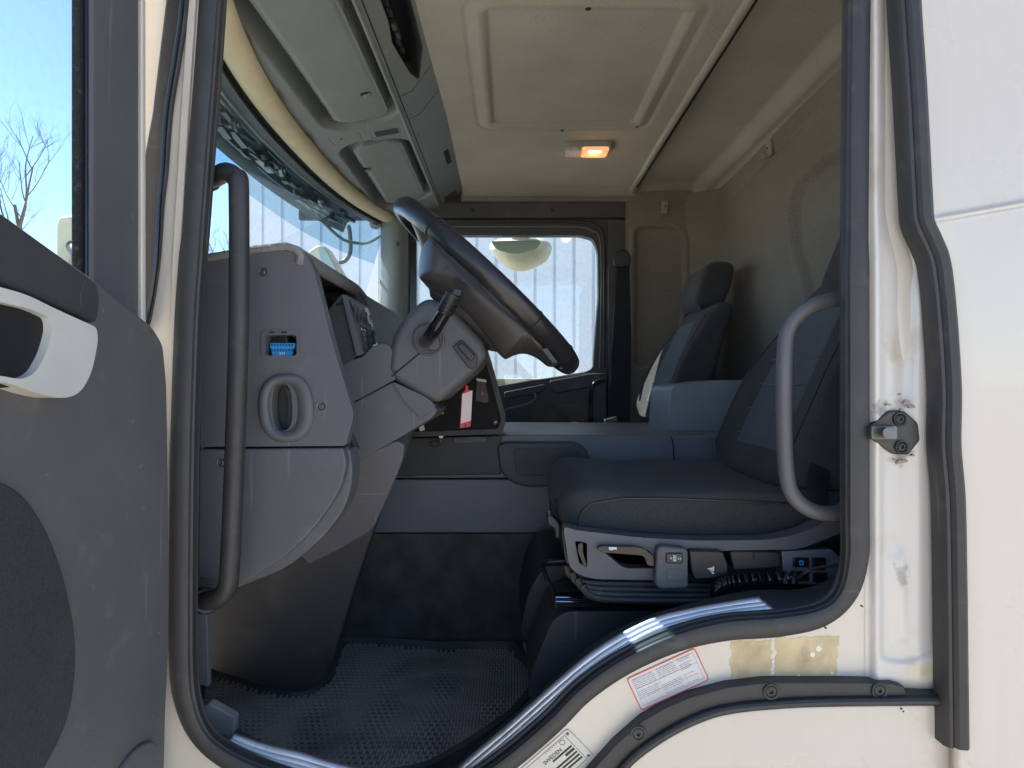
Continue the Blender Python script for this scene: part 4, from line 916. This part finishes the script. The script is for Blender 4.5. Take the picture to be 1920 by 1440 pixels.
def backrest(name, xb, zb, xt, zt, yc, w, t, par, m=m_seat):
    rows = []; N = 26; side = []
    for i in range(N):
        s = i / (N - 1); e = sqrt(max(.01, 1 - max(0, (s - .86) / .14) ** 2.4)) * (.9 + .1 * min(1, s / .1))
        x = xb + (xt - xb) * (s * .75 + .25 * s * s) ; z = zb + (zt - zb) * s
        ww = w * (1 - .30 * ss(.35, 1, s)) * (.86 + .14 * e); th = t * e * (1.0 - .25 * s); bo = .055 * (1 - ss(.45, .95, s)) * ss(0, .15, s)
        rows.append([V((x + t * .5 - a, yc + y, z)) for y, a in secloop(ww, th, bo, 48, 4)])
        side.append((x, z, ww, th, bo))
    o = grid(name, rows, m, par, closed=True, cap=True, ang=80, sub=1)
    return o, side
def seat_top(par, xb, zb, xt, zt, yc, w, t, hx, hz, hs=.04, hgt=.165):
    b, side = backrest('backrest', xb, zb, xt, zt, yc, w, t, par)
    # paler centre panel just proud of the cloth with cross stitching
    def xf(sd, yy, pr): x, z, ww, th, bo = sd; return x + t * .5 - (th * .5 * (1 - abs(yy / (ww / 2)) ** 4) ** .25 + bo * (abs(yy) / (ww / 2)) ** 3 - bo * .15) - pr
    rows = []
    for sd in side[4:22]:
        hw = sd[2] * .27; rows.append([V((xf(sd, yy, .0022 if abs(yy) < hw * .97 else -.002), yc + yy, sd[1])) for yy in lin(-hw, hw, 16)])
    grid('centre_panel', rows, m_seatc, par)
    for k in range(5, 21, 3):
        sd = side[k]; hw = sd[2] * .27
        sweep('stitch_line', [V((xf(sd, yy, .0026), yc + yy, sd[1] + .004 * (yy / hw) ** 2)) for yy in lin(-hw, hw, 9)], circ(.0013, 5), m_line, par, up=(0, 0, 1))
    for sg in (-1, 1):
        sweep('side_piping', [V((xf(sd, sd[2] * .44, 0), yc + sg * sd[2] * .44, sd[1])) for sd in side[3:23]], circ(.0022, 6), m_black, par, up=(0, 1, 0))
    rows = []; N = 14
    for i in range(N):
        s = i / (N - 1); e = max(.08, (1 - abs(2 * s - 1) ** 5) ** .5)
        rows.append([V((hx + hs * s + .02 - a, yc + y, hz + hgt * s)) for y, a in secloop(.28 * (.8 + .2 * e), .125 * e, .012, 48, 5)])
    grid('headrest', rows, m_seat, par, closed=True, cap=True, ang=80, sub=1)
    for dy in (-.05, .05): tube('headrest_post', [V((hx + .05, yc + dy, hz + .03)), V((hx + .05, yc + dy, hz - .06))], .006, m_steel, par, n=8)
# passenger seat
YP = 2.62
ps = box('seat', (.52, YP, -.40), (.42, .42, .30), m_black, T, .02, label='passenger seat with tall headrest at the far side')
cushion('cushion', .20, .66, -.16, YP, .48, .13, ps)
seat_top(ps, .515, -.14, .69, .30, YP, .57, .15, .70, .275, .05, .18)
# driver seat
YS = 1.475; fs = front(1.19)
ds = plate('seat', rnd([(1052, 990, 12), (1075, 996, 8), (1300, 1012, 20), (1480, 1008, 20), (1600, 960, 4), (1600, 1120, 6), (1300, 1122, 10), (1120, 1118, 40), (1062, 1070, 30)], 8), front(1.205), .5, m_black, T, bevel=.012, seg=4, label='driver seat on its black suspension base')
cushion('cushion', .078, .64, -.182, YS, .50, .112, ds)
seat_top(ds, .50, -.21, .72, .26, YS + .02, .50, .15, .745, .17, .12, .30)
sweep('cushion_seam', [V((x_, YS - .2505, z_)) for x_, z_ in ((.118, -.262), (.124, -.232), (.142, -.214), (.2, -.205), (.3, -.206), (.45, -.212), (.60, -.220))], circ(.0019, 6), m_black, ds)
# side trim with lever and switches
tp_ = plate('side_trim', rnd([(1056, 986, 16), (1078, 994, 10), (1200, 1008, 20), (1310, 1014, 20), (1450, 1012, 30), (1520, 995, 40), (1600, 945, 4), (1600, 990, 4), (1500, 1030, 20), (1300, 1034, 4), (1240, 1036, 4), (1236, 1088, 4), (1110, 1086, 30), (1068, 1070, 22)], 8), front(1.172), .04, m_grey, ds, bevel=.006, seg=4,
            holes=[rnd([(1078, 1014), (1101, 1018), (1101, 1064), (1086, 1056)], 4), rnd([(1120, 1026, 10), (1215, 1030, 12), (1226, 1045, 8), (1228, 1066, 6), (1168, 1066, 14), (1145, 1045, 10)], 6)])
plate('trim_recess', rnd([(1070, 1008), (1235, 1015), (1235, 1072), (1075, 1066)], 4), front(1.205), .01, m_grey_d, ds)
lv = plate('lever', rnd([(1118, 1030, 6), (1126, 1024, 6), (1205, 1026, 14), (1226, 1044, 6), (1226, 1062, 4), (1214, 1060, 4), (1208, 1042, 8), (1130, 1036, 6)], 5), front(1.158), .03, m_gloss, ds, bevel=.004)
plate('lever_symbol', rnd([(1141, 1026), (1156, 1026), (1157, 1031), (1150, 1030), (1148, 1032), (1142, 1031)], 1), front(1.1570), .002, m_print, lv)
plate('lever', rnd([(1084, 1020), (1093, 1018), (1093, 1036), (1100, 1062), (1094, 1060), (1084, 1034)], 3), front(1.165), .03, m_gloss, ds, bevel=.003)
sw = plate('switch_housing', rnd([(1232, 1030, 8), (1240, 1024, 8), (1284, 1028, 6), (1291, 1034, 6), (1291, 1104, 8), (1238, 1106, 10), (1228, 1096, 6)], 6), front(1.150), .06, m_grey, ds, bevel=.005)
plate('heater_switch', rect(1249, 1037, 1281, 1057, 4), front(1.1465), .01, m_gloss, sw, bevel=.002)
bm = bmesh.new()
for k in range(4): add_plate(bm, rect(1262, 1041.5 + k * 3, 1268, 1043 + k * 3), front(1.1460), .001)
add_plate(bm, [(1256, 1047), (1259, 1045), (1259, 1049)], front(1.146), .001); add_plate(bm, rect(1271, 1046, 1273, 1049), front(1.146), .001); add_plate(bm, rect(1275, 1046, 1277, 1049), front(1.146), .001)
fin('heater_symbol', bm, m_print, sw)
plate('blank_cover', rect(1250, 1067, 1284, 1089, 4), front(1.1486), .003, m_grey, sw, bevel=.001)
c1 = plate('seat_lever_pad', rnd([(1292, 1032, 6), (1356, 1034, 6), (1366, 1060, 5), (1366, 1084, 5), (1302, 1088, 8), (1296, 1070, 6)], 5), front(1.155), .05, m_black, ds, bevel=.008, seg=4)
bm = bmesh.new()
add_plate(bm, rnd([(1326, 1066), (1336, 1064), (1337, 1074), (1332, 1070)], .5), front(1.1545), .001); add_plate(bm, [(1331, 1070), (1333, 1068), (1340, 1076), (1336, 1076)], front(1.1545), .001)
add_plate(bm, [(1336, 1062), (1339, 1062), (1339, 1071), (1337, 1071)], front(1.1545), .001)
fin('seat_symbol', bm, m_print, c1)
plate('seat_lever_pad', rnd([(1368, 1034, 5), (1412, 1034, 2), (1463, 1036, 8), (1464, 1064, 6), (1376, 1070, 8)], 5), front(1.165), .05, m_black, ds, bevel=.008, seg=4)
plate('pad_split', rect(1413, 1034, 1415, 1047), front(1.1645), .002, m_dark, ds)
sb = plate('switch_bank', rnd([(1466, 1034, 4), (1560, 1030, 4), (1575, 1044, 4), (1575, 1098, 4), (1470, 1096, 4)], 4), front(1.172), .05, m_tun, ds, bevel=.004)
for (x0, y0, x1, y1) in ((1488, 1046, 1518, 1064), (1524, 1046, 1549, 1070), (1492, 1072, 1518, 1090), (1526, 1074, 1552, 1092)):
    s_ = plate('rocker_switch', rect(x0, y0, x1, y1, 3), front(1.167), .01, m_gloss, sb, bevel=.002)
plate('switch_symbol', rect(1499, 1051, 1507, 1060, 1), front(1.1662), .001, m_blue, sb, holes=[rect(1501, 1053, 1505, 1058)])
for k in range(4):
    a = k / 3
    sweep('bellows_rib', [front(1.20 - .004 * k)(*p) for p in cr([V(p) for p in ((1062 + k * 10, 1060 + k * 12), (1072 + k * 10, 1080 + k * 11), (1110 + k * 8, 1093 + k * 10), (1240, 1096 + k * 10), (1330, 1098 + k * 9))], 6)], circ(.0062, 8), m_rub, ds)
# coiled cord
hp = []
ctr = cr([V(p) for p in ((1340, 1108), (1350, 1098), (1375, 1090), (1430, 1086), (1496, 1082))], 30)
for i in range(len(ctr) * 5):
    s = i / (len(ctr) * 5 - 1); k = s * (len(ctr) - 1); a = ctr[int(k)]; b = ctr[min(int(k) + 1, len(ctr) - 1)]; c = a.lerp(b, k - int(k)); th = s * 2 * pi * 17
    hp.append(front(1.135)(c.x, c.y) + V((.0018 * cos(th), .0085 * cos(th), .0088 * sin(th))))
cd = tube('coiled_cord', hp, .0029, m_gloss, ds, n=7)
tube('cord_end', cr([front(1.135)(1496, 1084), front(1.12)(1512, 1072), front(1.12)(1535, 1064), front(1.12)(1590, 1058)], 6), .0028, m_rub, cd, n=8)
# chrome slide rails, release bar, seat belt, buckle
rl = plate('slide_rail', rnd([(1040, 1118), (1140, 1122), (1140, 1140), (1042, 1138)], 2), front(1.24), .03, m_gloss, ds, bevel=.003)
tube('release_bar', cr([front(1.30)(1060, 1052), front(1.30)(1022, 1056), front(1.28)(1020, 1072), front(1.26)(1036, 1108), front(1.25)(1042, 1140)], 6), .005, m_gloss, ds, n=10)
for k in (0, 1): tube('rail_edge', [front(1.235)(1042, 1120 + k * 8), front(1.235)(1100, 1121 + k * 8)], .0016, m_chrome, ds, n=6)
plate('front_lever', rnd([(1026, 968), (1034, 966), (1045, 978), (1050, 984), (1050, 1008), (1042, 1010), (1040, 990), (1028, 984)], 4), front(1.25), .05, m_black, ds, bevel=.003)
bk = plate('belt_buckle', rnd([(1322, 888), (1350, 872), (1362, 884), (1340, 900)], 3), front(1.66), .03, m_black, ds, bevel=.004)
plate('buckle_button', rnd([(1336, 881), (1351, 872), (1354, 876), (1340, 886)], 1), front(1.655), .01, m_red, bk)
tube('belt_strap', cr([front(1.22)(1530, 958), front(1.23)(1534, 905), front(1.30)(1552, 800), front(1.40)(1562, 700)], 6), .02, m_black, ds, up=(0, 1, 0), ry=.0015, n=8)
plate('backrest_hinge', rnd([(1408, 880), (1420, 845), (1432, 838), (1440, 880), (1440, 900), (1410, 902)], 6), front(1.60), .02, m_tun, ds, bevel=.004)

#======================================================================= steering column and wheel
C = V((-.052, 1.43, .200)); e1 = V((-.731, 0, .682)).normalized(); nW = V((.682, 0, .731)).normalized(); e2 = V((0, -1, 0)); RW_ = .238
sc = plate('steering_column', rnd([(733, 636, 20), (757, 592, 20), (800, 553, 24), (845, 575, 10), (905, 638, 8), (913, 664, 8), (896, 692, 14), (824, 755, 18), (800, 753, 10), (738, 713, 6), (726, 692, 6)], 8), front(1.34), .20, m_grey, T, bevel=.024, seg=6, label='grey steering column with stalk, switch and cover')
plate('column_boot', rnd([(634, 694, 6), (652, 676, 10), (682, 668, 12), (694, 651, 10), (722, 641, 10), (736, 655, 10), (741, 712, 4), (658, 758, 4)], 8), front(1.345), .17, m_grey, sc, bevel=.014, seg=4)
plate('column_lower_cover', rnd([(655, 759, 4), (737, 716, 4), (762, 728, 10), (812, 762, 10), (821, 767, 5), (812, 783, 8), (746, 823, 8), (656, 873, 8), (650, 820, 20), (642, 780, 10)], 6), front(1.34), .18, m_grey, sc, bevel=.010, seg=4)
plate('cover_fold', rnd([(737, 716, 3), (800, 745, 10), (818, 762, 6), (790, 783, 3), (760, 755, 10)], 6), front(1.332), .03, m_grey, sc, bevel=.006)
sweep('column_seam', [front(1.3385)(*p) for p in ((734, 706), (768, 678), (790, 660))], circ(.0012, 6), m_dark, sc)
plate('column_lug', rnd([(648, 806), (654, 802), (672, 842), (664, 846)], 3), front(1.325), .03, m_grey_d, sc, bevel=.004)
# collar and stalk
rows = []
for s, d in ((1.0, .006), (.96, -.001), (.90, -.0015), (.86, .002), (.72, .003), (.68, .012)):
    rows.append([front(1.333 + d)(*p) for p in ell(803, 636, 31 * s, 31 * s, 36)])
stc = grid('stalk_collar', rows, m_grey, sc, closed=True, ang=50)
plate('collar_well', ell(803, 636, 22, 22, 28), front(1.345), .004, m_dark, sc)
plate('collar_plug', ell(812, 643, 12, 13, 20, 2.5), front(1.332), .02, m_grey, sc, bevel=.003)
stk = tube('indicator_stalk', cr([front(1.36)(797, 640), front(1.30)(800, 638), front(1.24)(812, 622), front(1.22)(828, 596), front(1.21)(838, 580)], 6), .0135, m_gloss, sc, n=16, scale=lambda s: 1 - .12 * s)
tube('stalk_grip', [front(1.212)(834, 586), front(1.205)(841, 572), front(1.200)(847, 560), front(1.197)(853, 550)], .0160, m_black, stk, n=18, ry=.0135, bevel=.003)
for t in (.15, .35, .55): 
    a = front(1.211)(833, 588).lerp(front(1.197)(853, 550), t); dd = (front(1.197)(853, 550) - front(1.211)(833, 588)).normalized()
    tube('grip_ring', [a - dd * .0006, a + dd * .0006], .0166, m_gloss, stk, n=18, ry=.0142)
plate('stalk_end', rnd([(846, 551), (852, 540), (866, 543), (862, 556)], 3), front(1.186), .02, m_gloss, stk, bevel=.003)
screw(front(1.222)(819, 612), (-.3, -1, .1), .003, stk, m_dark, cup=False)
rk = plate('column_switch_bezel', rnd([(848, 650, 6), (866, 636, 5), (896, 668, 5), (893, 690, 6), (880, 692, 5)], 6), front(1.334), .01, m_grey_d, sc, bevel=.003)
plate('column_switch', rnd([(856, 649, 5), (867, 642, 5), (892, 668, 5), (883, 678, 5)], 5), front(1.328), .012, m_gloss, rk, bevel=.002)
plate('switch_face', rnd([(861, 650, 3), (867, 646, 3), (887, 667, 3), (882, 672, 3)], 3), front(1.3262), .01, m_grey_d, rk, bevel=.001)
# wheel rim
def wp(a, r=RW_, h=0): return C + e1 * (cos(a) * r) + e2 * (sin(a) * r) + nW * h
bm = bmesh.new(); NR = 120; rings = []
for i in range(NR):
    a = 2 * pi * i / NR; rad = (e1 * cos(a) + e2 * sin(a)); ring = []
    grip = 1 + .035 * cos(a * 34) * (1 if abs(sin(a)) > .55 else 0)
    for k in range(18):
        b = 2 * pi * k / 18; ring.append(bm.verts.new(wp(a) + rad * cos(b) * .0152 + nW * sin(b) * .0200 * (grip if sin(b) < 0 else 1)))
    rings.append(ring)
for i in range(NR):
    for k in range(18): bm.faces.new([rings[i][k], rings[i][(k + 1) % 18], rings[(i + 1) % NR][(k + 1) % 18], rings[(i + 1) % NR][k]])
sw_ = fin('steering_wheel', bm, m_leather, T, ang=80, label='worn black leather steering wheel seen edge on')
for a in (1.05, 2.12, 2.62):
    for sg in (1, -1):
        aa = a * sg; rad = (e1 * cos(aa) + e2 * sin(aa)); pts = [wp(aa) + rad * cos(b) * .0158 + nW * sin(b) * .0206 for b in lin(0, 2 * pi, 19)]
        tube('rim_seam', pts, .0011, m_dark, sw_, n=5)
# hub body: wheel-plane outline, dished down behind the rim
def hubrow(scale, h, pts):
    return [C + e1 * (p[0] * scale) + e2 * (p[1] * scale) + nW * h for p in pts]
hubp = rnd([(.120, .075, .03), (.120, -.075, .03), (.02, -.125, .04), (-.150, -.100, .04), (-.165, 0, .03), (-.150, .100, .04), (.02, .125, .04)], .03, 6)
hubp = [(a * .86 + .005, b * .8) for a, b in hubp]
rows = [hubrow(.55, .012, hubp), hubrow(.88, .006, hubp), hubrow(1.0, -.012, hubp), hubrow(1.02, -.03, hubp), hubrow(.96, -.055, hubp), hubrow(.84, -.078, hubp), hubrow(.66, -.094, hubp)]
hb = grid('hub', rows, m_hub, sw_, closed=True, cap=True, ang=60)
def spoke(a, rin, w0, w1, hin, name='spoke'):
    d = (e1 * cos(a) + e2 * sin(a)); s = d.cross(nW).normalized(); bm = bmesh.new(); R = []
    for k, t in enumerate(lin(0, 1, 9)):
        r = rin + (RW_ - .004 - rin) * t; h = hin * (1 - ss(0, 1, t)); ww = w0 + (w1 - w0) * t; th = .020 - .006 * t
        R.append([bm.verts.new(C + d * r + nW * (h + th * sin(b)) + s * ww * cos(b)) for b in [2 * pi * j / 16 for j in range(16)]])
    for i in range(8):
        for j in range(16): bm.faces.new([R[i][j], R[i][(j + 1) % 16], R[i + 1][(j + 1) % 16], R[i + 1][j]])
    return fin(name, bm, m_hub, sw_, ang=60)
for a in (.62, -.62): spoke(a, .09, .042, .024, -.045)
for a in (2.45, -2.45): spoke(a, .10, .040, .022, -.045)
# back cowl of the hub towards the column
cwp = rnd([(789, 466, 20), (783, 520, 14), (800, 534, 20), (838, 556, 16), (880, 590, 30), (930, 655, 20), (946, 669, 6), (962, 660, 14), (985, 654, 20), (1012, 664, 20), (1036, 684, 14), (1052, 684, 12), (1020, 630, 40), (935, 535, 40), (850, 455, 30), (800, 420, 20)], 12, 7)
sa, sb2 = V((835, 500)), V((985, 620)); rows = []
for k in range(15):
    u = k / 14; rw = []
    for p in cwp:
        P = V(p); t = max(0, min(1, (P - sa).dot(sb2 - sa) / (sb2 - sa).length_squared)); N = sa.lerp(sb2, t); Q = P.lerp(N, u)
        crease = .012 * exp(-(((Q.x - 872) * .75 + (Q.y - 520) * .66) / 16) ** 2) * sin(u * pi)
        rw.append(front(1.345 - .085 * sqrt(1 - (1 - u) ** 2.2) - .0 + crease + .02 * ss(900, 800, Q.x) * u)(Q.x, Q.y))
    rows.append(rw)
cow = grid('hub_cowl', [[p + V((0, .18, 0)) for p in rows[0]]] + rows, m_hub, sw_, closed=True, ang=75)
plate('cowl_panel', rnd([(900, 535, 6), (916, 516, 6), (962, 574, 14), (980, 590, 4), (962, 600, 6)], 6), front(1.262), .02, m_hub, cow, bevel=.002)
plate('spoke_button', rnd([(993, 610, 3), (1003, 604, 4), (1014, 626, 4), (1004, 628, 4)], 3), front(1.270), .01, m_gloss, cow, bevel=.002)
plate('spoke_button', rnd([(1016, 655, 3), (1026, 652, 4), (1046, 680, 4), (1036, 680, 4)], 3), front(1.262), .01, m_gloss, cow, bevel=.002)

#======================================================================= keys and tag
ky = root('key_tag', 'red key tag with a pale pink paper insert hanging below the steering column', 'key tag', front(1.50)(874, 800))
plate('tag_body', rnd([(866, 738, 2), (872, 732, 1), (873, 722, 1), (878, 724, 1), (878, 731, 1), (886, 732, 2), (882, 800, 2), (862, 803, 2)], 2), front(1.50), .003, m_red, ky, bevel=.0008)
plate('tag_paper', [(867, 739), (886, 732), (883, 789), (864, 794)], front(1.4985), .001, m_pink, ky)
plate('tag_slot', rect(872, 794, 873.5, 800, .5), front(1.4985), .001, m_inkb, ky)
kr = root('key_ring', 'steel key ring with keys lying on the dark tray below the dashboard', 'keys', front(1.83)(825, 828))
rr_ = [front(1.83)(815 + 9 * cos(t), 832 + 5 * sin(t)) for t in lin(0, 2 * pi, 24)]
tube('ring', rr_, .0013, m_chrome, kr, n=6)
tube('key', [front(1.82)(825, 828), front(1.82)(829, 818)], .003, m_steel, kr, n=8)
tube('key_head', [front(1.82)(827, 817), front(1.815)(827, 817)], .0065, m_steel, kr, n=14)
tube('key_blade', [front(1.80)(868, 802), front(1.80)(896, 814)], .0016, m_chrome, kr, n=6)
tube('key_bow', [front(1.80)(850, 796), front(1.80)(869, 803)], .006, m_black, kr, n=8)
